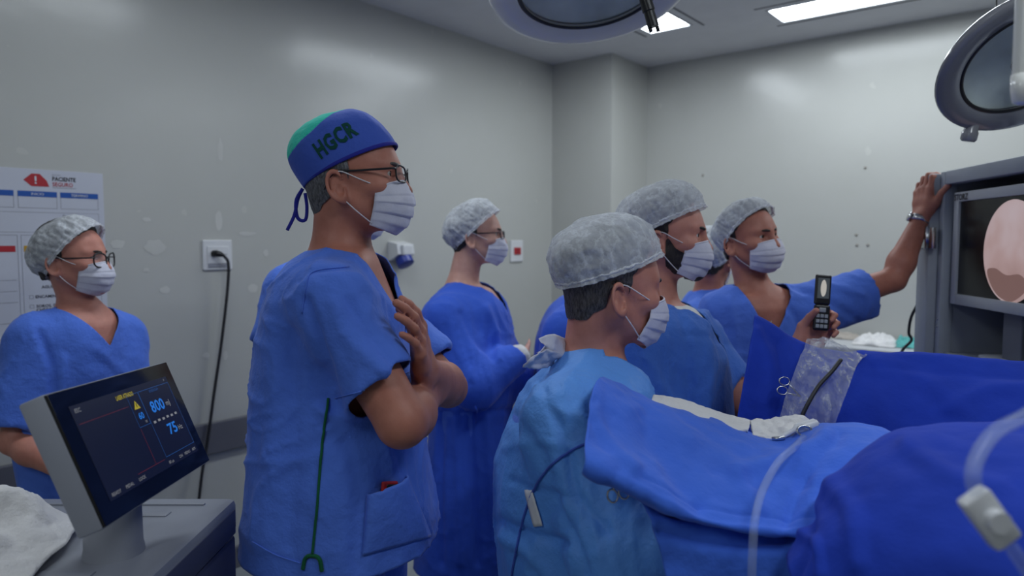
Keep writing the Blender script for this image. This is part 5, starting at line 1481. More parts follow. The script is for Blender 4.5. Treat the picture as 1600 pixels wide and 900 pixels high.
# ------------------------------------------------------------------ equipment cabinet with monitor
def cabinet():
    e = unit(A3(0.127, 0.992, 0)); nf = unit(A3(-0.992, 0.127, 0)); Z = A3(0, 0, 1)
    O = at(1475, 300, 2.45); O[2] = 0
    R = np.stack([-e, nf, Z], 1)                       # local: s towards the camera, t out of the front, z up
    gm = M['grey_metal']; Wd, Dp, Ht = 0.74, 0.58, 1.738
    inner = mat('cabinet_inside', (0.13, 0.14, 0.165), 0.5, var=0.05)
    r = empty('equipment_cabinet', O - e * 0.37 - nf * 0.3, 'grey metal equipment cabinet with an open front and shelves', 'cabinet')
    bx = lambda nm, lo, hi, m=gm, bev=0.004, par=r: MB().box(lo, hi, bev, R, O).build(nm, m, par, sharp=35)
    bx('side_panel', (0.0, -Dp, 0.10), (0.022, 0, Ht - 0.03)); bx('side_panel', (Wd - 0.022, -Dp, 0.10), (Wd, 0, Ht - 0.03))
    bx('top_panel', (0, -Dp, Ht - 0.03), (Wd, 0, Ht)); bx('bottom_panel', (0, -Dp, 0.10), (Wd, 0, 0.14)); bx('back_panel', (0.022, -Dp, 0.14), (Wd - 0.022, -Dp + 0.012, Ht - 0.03), inner)
    bx('front_stile', (-0.002, -0.03, 0.10), (0.030, 0.012, Ht)); bx('front_stile', (Wd - 0.030, -0.03, 0.10), (Wd, 0.012, Ht)); bx('front_rail', (0.030, -0.03, Ht - 0.045), (Wd - 0.030, 0.012, Ht))
    for z in (1.118, 0.75, 0.42): bx('shelf', (0.022, -Dp + 0.012, z - 0.022), (Wd - 0.022, -0.004, z))
    for k, z in enumerate((1.23, 1.205)):
        MB().lathe([(0.004, 0), (0.004, 0.002)], O + R @ A3(0.016, 0.012, z), nf, 10).build('screw', M['steel'], r, True)
    # door folded back round the far side, seen by its edge
    dr = bx('door', (-0.095, -0.50, 0.12), (-0.006, 0.042, Ht - 0.004), gm, 0.008)
    bx('hinge', (-0.090, 0.030, 1.475), (0.030, 0.046, 1.548), M['steel'], 0.002); bx('hinge', (-0.090, 0.030, 0.40), (0.030, 0.046, 0.47), M['steel'], 0.002)
    MB().tube([O + R @ A3(-0.004, 0.048, 1.472), O + R @ A3(-0.004, 0.048, 1.551)], 0.007, 10).build('hinge_pin', M['steel'], r, True)
    for sx in (0.06, Wd - 0.06):
        for tt in (-0.06, -Dp + 0.06): MB().lathe([(0.04, -0.014), (0.048, -0.01), (0.048, 0.01), (0.04, 0.014)], O + R @ A3(sx, tt, 0.049), -e, 18).build('caster', M['black_plastic'], r, True, sharp=40)
    # monitor
    zb, zt2 = 1.288, 1.664; s0, s1 = 0.046, 0.660
    mn = empty('monitor', O + R @ A3(0.35, -0.05, 1.12), 'grey framed surgical monitor showing a round pink endoscope picture', 'monitor')
    bz = mat('monitor_bezel', (0.42, 0.44, 0.48), 0.4, var=0.03)
    mb = MB(); b = 0.032
    for lo, hi in (((s0, -0.065, zb), (s0 + b, -0.012, zt2)), ((s1 - b, -0.065, zb), (s1, -0.012, zt2)), ((s0 + b, -0.065, zt2 - b), (s1 - b, -0.012, zt2)), ((s0 + b, -0.065, zb), (s1 - b, -0.012, zb + b * 1.1))): mb.box(lo, hi, 0.003, R, O)
    fr = mb.build('bezel', bz, mn, sharp=35)
    MB().box((s0 + 0.01, -0.085, zb + 0.01), (s1 - 0.01, -0.045, zt2 - 0.01), 0.004, R, O).build('casing', inner, mn, sharp=35)
    scr = MB().box((s0 + b, -0.05, zb + b), (s1 - b, -0.020, zt2 - b), 0, R, O).build('screen', mat('monitor_black', (0.003, 0.003, 0.004), 0.25, var=0, spec=0.4), mn)
    MB().box((0.30, -0.075, 1.14), (0.40, -0.05, zb + 0.02), 0.004, R, O).build('stand_neck', inner, mn); MB().box((0.22, -0.20, 1.119), (0.48, -0.02, 1.142), 0.008, R, O).build('stand_foot', bz, mn, sharp=35)
    # endoscope picture: a round disc of light with tissue colours
    m, nt, bs = new_mat('endoscope_picture')
    tc = texco(nt); f1 = add_noise(nt, tc, 5, 3, 0.5)
    col = ramp(nt, f1, [(0.25, (0.38, 0.25, 0.24)), (0.42, (0.47, 0.33, 0.33)), (0.55, (0.52, 0.40, 0.42)), (0.75, (0.56, 0.48, 0.53))])
    nt.links.new(col, bs.inputs['Emission Color']); bs.inputs['Emission Strength'].default_value = 0.75; bs.inputs['Base Color'].default_value = (0, 0, 0, 1); bs.inputs['Roughness'].default_value = 0.3
    cs, cz, rad = 0.385, 1.470, 0.152
    a = np.linspace(0, 2 * math.pi, 64, endpoint=False)
    rings = [O + R @ A3(cs + rad * q * math.cos(t), -0.0192, cz + rad * q * math.sin(t)) for q in (0.35, 0.7, 1.0) for t in a] + [O + R @ A3(cs, -0.0192, cz)]
    pic = mesh('endoscope_image', rings, grid_faces(3, 64, True).tolist() + [[192, (i + 1) % 64, i] for i in range(64)], m, scr)
    dk = mat('endoscope_image_brown', (0.0, 0.0, 0.0), 0.4, emit=(0.20, 0.115, 0.105), emit_s=0.8)  # darker brown lower part of the endoscope picture
    P3 = lambda s, z, o: O + R @ A3(s, o, z)
    blob = [P3(cs - 0.125 + 0.0, cz - 0.060, -0.0186), P3(cs - 0.08, cz - 0.052, -0.0186), P3(cs - 0.02, cz - 0.070, -0.0186), P3(cs + 0.05, cz - 0.066, -0.0186), P3(cs + 0.09, cz - 0.10, -0.0186), P3(cs + 0.02, cz - 0.145, -0.0186), P3(cs - 0.05, cz - 0.138, -0.0186), P3(cs - 0.10, cz - 0.105, -0.0186)]
    mesh('image_dark_area', spline(blob, 40, True), [list(range(40))], dk, pic, False)
    print_text('STORZ', P3(s0 + 0.006, zt2 - 0.027, -0.012), -e, Z, 0.0200, INK['black'], fr, bold=0.02, off=0.0014, width=0.088)
    rect(P3(0.50, zb + 0.010, -0.012), -e, Z, 0.05, 0.012, INK['blue'], fr, 'maker_badge', 0.001)
    # black unit and a round white part on the shelf
    vb = empty('camera_unit', P3(0.42, 1.119, -0.3), 'black camera control box at the back of the cabinet shelf', 'device')
    MB().box((0.24, -0.50, 1.119), (0.60, -0.24, 1.195), 0.008, R, O).build('case', M['black_plastic'], vb, sharp=35); MB().box((0.28, -0.24, 1.135), (0.44, -0.232, 1.18), 0.002, R, O).build('front_panel', inner, vb)
    cb = MB().tube(spline([P3(0.24, 1.13, -0.36), P3(0.16, 1.135, -0.30), P3(0.11, 1.128, -0.24), P3(0.07, 1.127, -0.27), P3(0.05, 1.16, -0.40)], 30), 0.006, 8).build('device_cable', M['black_cable'], None, True); tag(cb, 'short black cable lying on the cabinet shelf', 'cord')
    dd = MB().lathe([(0.001, 0.06), (0.030, 0.058), (0.044, 0.045), (0.048, 0.02), (0.044, 0.0), (0.02, 0.0)], P3(0.50, 1.1195, -0.055), Z, 28).build('light_guide_cap', M['white_plastic'], None, True, sharp=50); tag(dd, 'round pale plastic cap on the cabinet shelf edge', 'cap')
    # cord hanging behind the door
    q = [at(1437, 470, 2.62), at(1424, 495, 2.64), at(1420, 520, 2.66), at(1424, 532, 2.66), at(1408, 552, 2.66), at(1402, 600, 2.66), at(1405, 700, 2.66), at(1440, 850, 2.6)]
    cd = MB().tube(spline(q, 50), 0.0055, 8).build('hanging_cord', M['black_cable'], None, True); tag(cd, 'black cord hanging behind the cabinet door', 'cord')
cabinet()

# ------------------------------------------------------------------ side counter by the back wall
def counter():
    x0, x1, yf, zt = -1.52, 0.55, 4.10, 0.925
    r = empty('side_counter', ((x0 + x1) / 2, (yf + YB) / 2, 0), 'pale side counter standing along the back wall', 'counter', world_loc=True)
    wt = mat('counter_white', (0.52, 0.53, 0.55), 0.4, var=0.03); gb = mat('counter_grey', (0.26, 0.27, 0.30), 0.5, var=0.03)
    wbox('worktop', (x0, yf, zt - 0.03), (x1, YB - 0.03, zt), wt, None, 0.004, r)
    wbox('front_edge', (x0, yf - 0.006, zt - 0.045), (x1, yf, zt - 0.006), gb, None, 0.002, r)
    n = 4; w = (x1 - x0) / n
    for i in range(n):
        u = wbox('cupboard_door', (x0 + i * w + 0.004, yf + 0.010, 0.12), (x0 + (i + 1) * w - 0.004, yf + 0.03, zt - 0.05), gb, None, 0.003, r)
        MB().tube([A3(x0 + (i + 0.85) * w, yf - 0.012, 0.6), A3(x0 + (i + 0.85) * w, yf - 0.012, 0.74)], 0.005, 8).build('handle', M['steel'], u, True, 'w')
    wbox('carcass', (x0, yf + 0.03, 0.10), (x1, YB - 0.03, zt - 0.03), gb, None, 0, r)
    wbox('plinth', (x0 + 0.02, yf + 0.06, 0.0), (x1 - 0.02, YB - 0.05, 0.10), M['bumper'], None, 0, r)
    def lump(px, py, sx, sy, h, seed, m, lab, nm, yw=4.32):
        d = W(ray(px, py)); t = (zt - CAMZ) / d[2]; q = d * t + A3(0, 0, CAMZ)
        if not (yf + 0.08 < q[1] < YB - 0.1): q = d * (yw / d[1]) + A3(0, 0, CAMZ)
        q[2] = zt
        nu, nv = 44, 34; U, V = np.meshgrid(np.linspace(-1, 1, nu), np.linspace(-1, 1, nv))
        rr = np.sqrt(U ** 2 + V ** 2); k = np.clip(1 - rr ** 2.5, 0, 1) ** 0.6
        G = np.stack([q[0] + U * sx * (1 + 0.2 * noise(np.stack([U, V, 0 * U + seed], -1), 2)), q[1] + V * sy, zt + 0.003 + k * h], -1)
        G[..., 2] += k * h * 0.5 * fbm(np.stack([U, V, 0 * U + seed], -1), 3.0, 4, seed); G[..., 2] = np.maximum(G[..., 2], zt + 0.003)
        o = mesh(nm, G.reshape(-1, 3), grid_faces(nv, nu), m, None, True, 'w'); solidify(o, 0.002, 1); tag(o, lab, 'cloth')
    lump(1368, 524, 0.11, 0.10, 0.045, 3, M['white_cloth'], 'crumpled white cloth on the side counter beside the teal one', 'white_cloth')
    lump(1318, 528, 0.09, 0.08, 0.02, 8, mat('beige_cloth', (0.40, 0.36, 0.32), 0.8), 'flat beige cloth at the left end of the side counter', 'beige_cloth')
    lump(1420, 526, 0.065, 0.07, 0.045, 5, mat('teal_cloth', (0.10, 0.42, 0.40), 0.7), 'small teal cloth bundle on the side counter', 'teal_cloth')
counter()

# ------------------------------------------------------------------ surgical lamps
def surgical_lamp(label, c, axis, rad, arm_pts, knob_dir, glass_m, housing_m, rim_m, grip=True):
    ax = unit(axis)                                    # points out of the light face
    r = empty('surgical_lamp', c, label, 'surgical lamp')
    k = rad
    MB().lathe([(0.02 * k, -0.34 * k), (0.35 * k, -0.32 * k), (0.70 * k, -0.24 * k), (0.90 * k, -0.13 * k), (0.985 * k, -0.02 * k), (1.0 * k, 0.02 * k)], c, ax, 64, False).build('housing', housing_m, r, True)
    MB().lathe([(1.0 * k, 0.02 * k), (1.015 * k, 0.035 * k), (1.0 * k, 0.075 * k), (0.94 * k, 0.095 * k), (0.84 * k, 0.09 * k), (0.74 * k, 0.06 * k), (0.70 * k, 0.02 * k)], c, ax, 64, False).build('rim', rim_m, r, True)
    MB().lathe([(0.735 * k, 0.055 * k), (0.725 * k, 0.062 * k), (0.70 * k, 0.060 * k), (0.69 * k, 0.05 * k)], c, ax, 64, False).build('gasket', M['black_plastic'], r, True)
    MB().lathe([(0.71 * k, 0.040 * k), (0.5 * k, 0.028 * k), (0.18 * k, 0.022 * k), (0.01 * k, 0.022 * k)], c, ax, 64, False).build('glass', glass_m, r, True)
    MB().lathe([(0.71 * k, -0.01 * k), (0.52 * k, -0.14 * k), (0.3 * k, -0.20 * k), (0.02 * k, -0.21 * k)], c, ax, 64, False).build('reflector', M['reflector'], r, True)
    if grip: MB().lathe([(0.16 * k, 0.01 * k), (0.16 * k, 0.04 * k), (0.10 * k, 0.06 * k), (0.075 * k, 0.26 * k), (0.085 * k, 0.30 * k), (0.05 * k, 0.33 * k), (0.005 * k, 0.335 * k)], c, ax, 28, False).build('centre_handle', M['black_plastic'], r, True)
    if knob_dir is not None:
      u0 = unit(np.cross(ax, A3(0, 0, 1))); w0 = np.cross(ax, u0); cand = [u0 * math.cos(t) + w0 * math.sin(t) for t in np.linspace(0, 6.28, 120)]
      kd = min(cand, key=lambda v: np.hypot(*(np.array(project(c + v * k)) - knob_dir[:2]))); q = c + kd * k * 0.96 + ax * 0.03 * k
      MB().lathe([(0.018, -0.01), (0.018, 0.015), (0.021, 0.02), (0.021, 0.04), (0.016, 0.046)], q, unit(kd + ax * 0.8), 20).build('knob', rim_m, r, True, sharp=40)
    P = spline(arm_pts, 40)
    MB().tube(P, 0.022, 14).build('arm', M['lamp_enamel'], r, True)
    top = arm_pts[-1]; MB().lathe([(0.10, 0.0), (0.10, 0.03), (0.04, 0.06)], A3(top[0], top[1], ZC), (0, 0, -1), 28).build('ceiling_mount', M['lamp_enamel'], r, True, sharp=40)
    return r
M['lamp_enamel'] = mat('lamp_enamel', (0.80, 0.80, 0.76), 0.3, var=0.03, coat=0.6)
M['lamp_dark'] = mat('lamp_grey_enamel', (0.24, 0.245, 0.265), 0.22, var=0.03, coat=0.4)
M['lamp_rim'] = mat('lamp_rim_grey', (0.26, 0.26, 0.31), 0.3, var=0.03)
M['reflector'] = mat('lamp_reflector', (0.72, 0.80, 0.78), 0.45, 0.0, var=0.25, vscale=5, stretch=(1, 1, 1))
M['lamp_glass'] = mat('lamp_glass', (0.55, 0.66, 0.64), 0.08, var=0.05, alpha=0.18, spec=0.6)
def lamps():
    c = at(922, -27, 2.05)
    lamp_a = surgical_lamp('large pale round surgical lamp hanging at the top of the picture', c, A3(0.08, -0.27, -1), 0.287, [c + A3(0.03, 0.1, 0.09), c + A3(0.15, 0.35, 0.25), c + A3(0.25, 0.55, 0.30), A3(c[0] + 0.27, c[1] + 0.62, ZC - 0.15), A3(c[0] + 0.27, c[1] + 0.62, ZC)], None, M['lamp_glass'], M['lamp_enamel'], M['lamp_enamel'], False)
    hb = at(1003, -20, 1.80); he = at(1021, 42, 1.80)
    MB().tube([hb, hb + (he - hb) * 0.6, hb + (he - hb) * 0.62, he], [0.014, 0.016, 0.0135, 0.0145], 14).build('side_grip', M['black_plastic'], lamp_a, True, sharp=40)
    dr = unit(he - hb); sd = A3(1, 0, 0.1)
    for s in (-1, 1): MB().tube([he + sd * s * 0.009, he + sd * s * 0.009 + dr * 0.012], 0.005, 8).build('grip_prong', M['black_plastic'], lamp_a, True)
    MB().tube([hb, hb - dr * 0.06, hb - dr * 0.12 + A3(0, 0.10, 0.04)], 0.010, 10).build('grip_stem', M['black_plastic'], lamp_a, True)
    c = at(1602, 96, 1.86)
    surgical_lamp('dark grey tilted surgical lamp above the equipment cabinet', c, A3(-0.015, -0.755, -0.825), 0.212, [c + A3(0.05, 0.08, 0.08), c + A3(0.2, 0.2, 0.4), c + A3(0.25, 0.25, 0.5), A3(c[0] + 0.25, c[1] + 0.25, ZC - 0.1), A3(c[0] + 0.25, c[1] + 0.25, ZC)], A3(1520, 180, 0), M['lamp_glass'], M['lamp_dark'], M['lamp_dark'])
    w = MB().tube(spline([at(1557, -40, 2.1), at(1557, 18, 2.08), at(1553, 48, 2.05), at(1560, 62, 2.04)], 20), 0.0022, 6).build('lamp_cable', M['black_cable'], None, True); tag(w, 'thin black cable running down to the dark surgical lamp', 'cord')
    p = at(1597, 140, 0.95)
    q = empty('suspension_arm', p, 'pale vertical ceiling arm close to the camera at right edge', 'arm')
    MB().tube([A3(p[0], p[1], p[2]), A3(p[0], p[1], ZC)], 0.0125, 14).build('tube', M['lamp_enamel'], q, True, sharp=40)
    MB().lathe([(0.004, -0.02), (0.011, -0.016), (0.0135, 0.0), (0.0135, 0.02)], p, (0, 0, 1), 14).build('end_cap', M['lamp_enamel'], q, True)
lamps()

# ------------------------------------------------------------------ operating table and drapes
def drape(name, rows, nu, nv, m, label, amp=0.006, seed=0, scale=9, thick=0.003, folds=(), parent=None, fine=0.35, stretch=(1, 1, 1), cat='drape'):
    G = sheet([[at(*q) for q in r] for r in rows], nu, nv)
    N = grid_normals(G)
    d = amp * fbm(G * stretch, scale, 3, seed) + amp * fine * fbm(G, scale * 3.5, 2, seed + 4)
    px, py = project(G)
    for (poly, wid, am) in folds:
        pl = spline(np.array([(a, b, 0) for a, b in poly], float), 24)[:, :2]
        best = np.full(px.shape, 1e9)
        for i in range(len(pl) - 1):
            a_, b_ = pl[i], pl[i + 1]; dd = b_ - a_; L = (dd ** 2).sum() + 1e-9
            t = np.clip(((px - a_[0]) * dd[0] + (py - a_[1]) * dd[1]) / L, 0, 1)
            best = np.minimum(best, np.hypot(px - a_[0] - t * dd[0], py - a_[1] - t * dd[1]))
        d = d + am * np.exp(-(best / wid) ** 2)
    if np.mean((N * (A3(0, 0, CAMZ) - G)).sum(-1)) < 0: N = -N
    G = G + N * d[..., None]
    o = mesh(name, G.reshape(-1, 3), grid_faces(nv, nu), m, parent); solidify(o, thick, -1)
    if parent is None: tag(o, label, cat)
    return o, G

def operating_table():
    r = empty('operating_table', (1.25, 1.31, 0), 'operating table hidden under the surgical drapes', 'table')
    MB().box((0.85, 1.10, 0.66), (1.65, 1.52, 0.74), 0.03).build('mattress', M['black_plastic'], r, sharp=35)
    MB().box((0.83, 1.08, 0.62), (1.67, 1.54, 0.66), 0.006).build('table_top', M['steel'], r, sharp=35)
    MB().box((1.1, 1.2, 0.10), (1.4, 1.42, 0.62), 0.02).build('column', M['grey_metal'], r, sharp=35); MB().box((0.9, 1.08, 0.0), (1.65, 1.54, 0.10), 0.02).build('base', M['grey_metal'], r, sharp=35)
operating_table()

def drapes():
    # far dark drape hung over the raised leg
    rows = [[(1190, 720, 1.92), (1285, 730, 1.92), (1350, 740, 1.90), (1470, 745, 1.85), (1680, 760, 1.72), (1760, 768, 1.670), (1830, 790, 1.630), (1870, 1020, 1.610)],
            [(1186, 640, 1.86), (1280, 650, 1.86), (1350, 660, 1.84), (1470, 665, 1.78), (1680, 680, 1.66), (1760, 688, 1.610), (1830, 710, 1.570), (1870, 940, 1.550)],
            [(1180, 506, 1.74), (1264, 544, 1.74), (1342, 559, 1.71), (1465, 563, 1.64), (1680, 580, 1.52), (1760, 588, 1.470), (1830, 610, 1.430), (1870, 840, 1.410)],
            [(1174, 514, 1.68), (1258, 556, 1.68), (1340, 570, 1.65), (1465, 574, 1.58), (1680, 592, 1.46), (1760, 600, 1.410), (1830, 622, 1.370), (1870, 852, 1.350)],
            [(1163, 590, 1.62), (1252, 620, 1.61), (1338, 628, 1.58), (1462, 630, 1.51), (1680, 645, 1.38), (1760, 653, 1.330), (1830, 675, 1.290), (1870, 905, 1.270)],
            [(1150, 668, 1.60), (1248, 690, 1.58), (1338, 700, 1.55), (1462, 710, 1.46), (1680, 720, 1.34), (1760, 728, 1.290), (1830, 750, 1.250), (1870, 980, 1.230)],
            [(1147, 740, 1.60), (1246, 765, 1.58), (1338, 780, 1.54), (1462, 790, 1.46), (1680, 800, 1.34), (1760, 808, 1.290), (1830, 830, 1.250), (1870, 1060, 1.230)]]
    A, GA = drape('surgical_drape', rows, 150, 110, M['drape_dark'], 'dark blue drape hung like a screen behind the plastic bag', 0.006, 3, 7,
                  folds=[([(1345, 562), (1440, 590), (1500, 640)], 14, 0.008), ([(1360, 575), (1480, 582), (1600, 590)], 6, -0.006), ([(1180, 520), (1200, 580), (1195, 660)], 9, 0.008), ([(1215, 540), (1225, 600), (1215, 660)], 8, -0.008), ([(1480, 640), (1540, 610), (1600, 605)], 10, 0.008)])
    # light drape over the near leg support
    rows = [[(950, 760, 1.52), (1030, 790, 1.52), (1110, 810, 1.5), (1210, 820, 1.48), (1310, 800, 1.45), (1450, 820, 1.36)],
            [(948, 640, 1.42), (1025, 660, 1.43), (1110, 690, 1.43), (1210, 712, 1.42), (1310, 690, 1.38), (1450, 720, 1.28)],
            [(944, 592, 1.30), (1018, 626, 1.33), (1110, 655, 1.34), (1208, 686, 1.33), (1310, 665, 1.29), (1450, 700, 1.19)],
            [(926, 606, 1.20), (1008, 646, 1.22), (1105, 680, 1.23), (1205, 706, 1.22), (1308, 692, 1.19), (1450, 730, 1.10)],
            [(918, 660, 1.10), (1000, 700, 1.11), (1100, 745, 1.11), (1205, 770, 1.10), (1305, 765, 1.08), (1450, 790, 1.0)],
            [(910, 712, 1.03), (992, 752, 1.03), (1088, 800, 1.03), (1200, 822, 1.03), (1305, 825, 1.0), (1450, 850, 0.93)],
            [(914, 730, 1.02), (994, 766, 1.02), (1090, 812, 1.02), (1202, 832, 1.02), (1305, 836, 0.99), (1450, 862, 0.92)],
            [(926, 736, 1.06), (1002, 770, 1.07), (1095, 815, 1.07), (1204, 834, 1.07), (1305, 838, 1.04), (1450, 866, 0.97)],
            [(936, 724, 1.12), (1010, 758, 1.12), (1100, 800, 1.12), (1206, 820, 1.12), (1305, 826, 1.09), (1450, 856, 1.01)]]
    B, GB = drape('surgical_drape', rows, 130, 130, M['drape'], 'light blue drape with a rolled hem in front of the surgeon', 0.009, 7, 7,
                  folds=[([(1008, 650), (1040, 720), (1090, 790)], 16, -0.010), ([(1290, 690), (1230, 720), (1150, 740)], 12, 0.010), ([(1080, 690), (1130, 720), (1180, 800)], 14, 0.008), ([(1310, 690), (1260, 750), (1230, 820)], 12, -0.008), ([(930, 640), (950, 690), (985, 740)], 10, 0.008), ([(1000, 752), (1090, 792), (1200, 812), (1300, 815)], 3, -0.0035)])
    # lower layer beneath the hem
    rows = [[(985, 745, 1.13), (1080, 790, 1.13), (1180, 812, 1.12), (1300, 815, 1.09), (1420, 830, 1.02)],
            [(1008, 800, 1.045), (1090, 836, 1.04), (1190, 852, 1.035), (1300, 852, 1.01), (1420, 862, 0.94)],
            [(1036, 880, 1.03), (1110, 900, 1.03), (1200, 905, 1.02), (1300, 900, 1.0), (1420, 905, 0.94)],
            [(1050, 1000, 1.03), (1120, 1010, 1.03), (1205, 1010, 1.02), (1300, 1010, 1.0), (1420, 1010, 0.94)],
            [(1060, 1300, 1.03), (1130, 1300, 1.03), (1210, 1300, 1.02), (1300, 1300, 1.0), (1420, 1300, 0.94)]]
    drape('surgical_drape', rows, 70, 70, M['drape'], 'lower light blue drape layer hanging beneath the rolled hem', 0.005, 9, 9, folds=[([(1030, 830), (1120, 850), (1230, 845)], 9, -0.008), ([(1010, 815), (1100, 828), (1220, 838)], 6, 0.008)])
    # near dark drape over the raised knee
    rows = [[(1300, 1000, 1.16), (1385, 880, 1.20), (1450, 830, 1.22), (1540, 800, 1.22), (1760, 800, 1.2), (1910, 810, 1.160), (2020, 840, 1.140), (2080, 1120, 1.130)],
            [(1262, 900, 1.08), (1345, 770, 1.12), (1430, 710, 1.14), (1530, 690, 1.14), (1760, 690, 1.12), (1910, 700, 1.080), (2020, 730, 1.060), (2080, 1010, 1.050)],
            [(1230, 862, 1.00), (1296, 758, 1.03), (1386, 682, 1.05), (1505, 664, 1.05), (1740, 655, 1.04), (1890, 665, 1.000), (2000, 695, 0.980), (2060, 975, 0.970)],
            [(1226, 880, 0.94), (1290, 785, 0.95), (1385, 712, 0.95), (1515, 690, 0.94), (1750, 680, 0.92), (1900, 690, 0.880), (2010, 720, 0.860), (2070, 1000, 0.850)],
            [(1228, 930, 0.89), (1300, 850, 0.87), (1400, 790, 0.85), (1530, 770, 0.83), (1770, 760, 0.80), (1920, 770, 0.760), (2030, 800, 0.740), (2090, 1080, 0.730)],
            [(1232, 1010, 0.87), (1310, 960, 0.82), (1420, 920, 0.78), (1550, 900, 0.75), (1800, 890, 0.72), (1950, 900, 0.680), (2060, 930, 0.660), (2120, 1210, 0.650)],
            [(1234, 1150, 0.87), (1314, 1130, 0.81), (1430, 1100, 0.76), (1560, 1080, 0.72), (1820, 1070, 0.69), (1970, 1080, 0.650), (2080, 1110, 0.630), (2140, 1390, 0.620)],
            [(1236, 1500, 0.87), (1316, 1500, 0.81), (1434, 1500, 0.76), (1566, 1500, 0.72), (1830, 1500, 0.69), (1980, 1510, 0.650), (2090, 1540, 0.630), (2150, 1820, 0.620)]]
    C, GC = drape('surgical_drape', rows, 140, 120, M['drape_dark'], 'large dark blue drape over the raised knee nearest the camera', 0.007, 12, 6,
                  folds=[([(1262, 800), (1258, 850), (1235, 900)], 10, -0.010), ([(1300, 760), (1330, 800), (1340, 880)], 16, 0.008), ([(1420, 700), (1480, 740), (1560, 760)], 16, 0.008), ([(1250, 830), (1275, 850), (1280, 900)], 8, 0.008)])
    # white towel along the top of the light drape
    rows = [[(1024, 632, 1.40), (1070, 640, 1.40), (1120, 655, 1.40), (1165, 668, 1.39)],
            [(1022, 622, 1.355), (1068, 630, 1.355), (1122, 648, 1.355), (1170, 660, 1.35)],
            [(1017, 630, 1.32), (1064, 640, 1.32), (1120, 657, 1.32), (1170, 668, 1.315)],
            [(1017, 648, 1.285), (1060, 657, 1.285), (1116, 669, 1.285), (1168, 676, 1.285)]]
    drape('towel', rows, 50, 30, M['white_cloth'], 'white towel lying on top of the light blue drape', 0.004, 15, 18, cat='towel', thick=0.006)
    # second bunched towel around the instrument
    rows = [[(1168, 664, 1.38), (1210, 664, 1.38), (1250, 660, 1.38), (1280, 668, 1.38)],
            [(1172, 662, 1.345), (1212, 660, 1.345), (1248, 652, 1.345), (1280, 668, 1.345)],
            [(1174, 672, 1.315), (1212, 672, 1.31), (1250, 666, 1.31), (1280, 678, 1.31)],
            [(1176, 680, 1.29), (1214, 686, 1.285), (1250, 688, 1.285), (1282, 684, 1.29)]]
    drape('gauze', rows, 40, 26, M['white_cloth'], 'bunched white gauze around the instrument on the drape', 0.007, 19, 25, cat='gauze', thick=0.004)
    return GA, GB, GC
GA, GB, GC = drapes()

# ------------------------------------------------------------------ clear plastic sleeve, scope and clips
def film():
    m, nt, b = new_mat('clear_polythene')
    v = texco(nt, (1, 1, 0.35)); f = add_noise(nt, v, 55, 5, 0.65)
    b.inputs['Base Color'].default_value = (0.75, 0.78, 0.85, 1); b.inputs['Roughness'].default_value = 0.16; b.inputs['Specular IOR Level'].default_value = 0.9
    nt.links.new(ramp(nt, f, [(0.35, (0.10,) * 3), (0.55, (0.22,) * 3), (0.70, (0.60,) * 3)]), b.inputs['Alpha'])
    bump(nt, b, f, 0.9, 0.02)
    return m
M['film'] = film()
def plastic_sleeve():
    rows = [[(1272, 600, 1.80), (1300, 600, 1.80), (1342, 605, 1.78)],
            [(1264, 541, 1.72), (1300, 539, 1.72), (1362, 557, 1.69)],
            [(1250, 560, 1.63), (1292, 562, 1.62), (1340, 570, 1.61)],
            [(1230, 610, 1.575), (1278, 614, 1.57), (1322, 615, 1.565)],
            [(1213, 664, 1.55), (1262, 672, 1.54), (1302, 664, 1.54)],
            [(1206, 700, 1.54), (1258, 705, 1.53), (1292, 700, 1.53)]]
    G = sheet([[at(*q) for q in r] for r in rows], 60, 70); N = grid_normals(G)
    if np.mean((N * (A3(0, 0, CAMZ) - G)).sum(-1)) < 0: N = -N
    d = 0.008 * fbm(G * [1, 1, 0.5], 16, 3, 3) + 0.006 * (1 - np.abs(noise(G * [1.3, 1, 0.5], 26, 5))) ** 3
    o = mesh('plastic_sleeve', (G + N * (d + 0.006)[..., None]).reshape(-1, 3), grid_faces(70, 60), M['film']); solidify(o, 0.0008)
    tag(o, 'clear plastic sleeve hanging over the dark blue drape', 'plastic sleeve')
    q = [at(1314, 562, 1.585), at(1300, 580, 1.565), at(1280, 602, 1.55), at(1264, 628, 1.535), at(1252, 655, 1.53), at(1247, 690, 1.52)]
    s = MB().tube(spline(q, 40), 0.0045, 8).build('scope_cable', M['black_cable'], None, True); tag(s, 'black scope cable running down inside the plastic sleeve', 'cord')
plastic_sleeve()

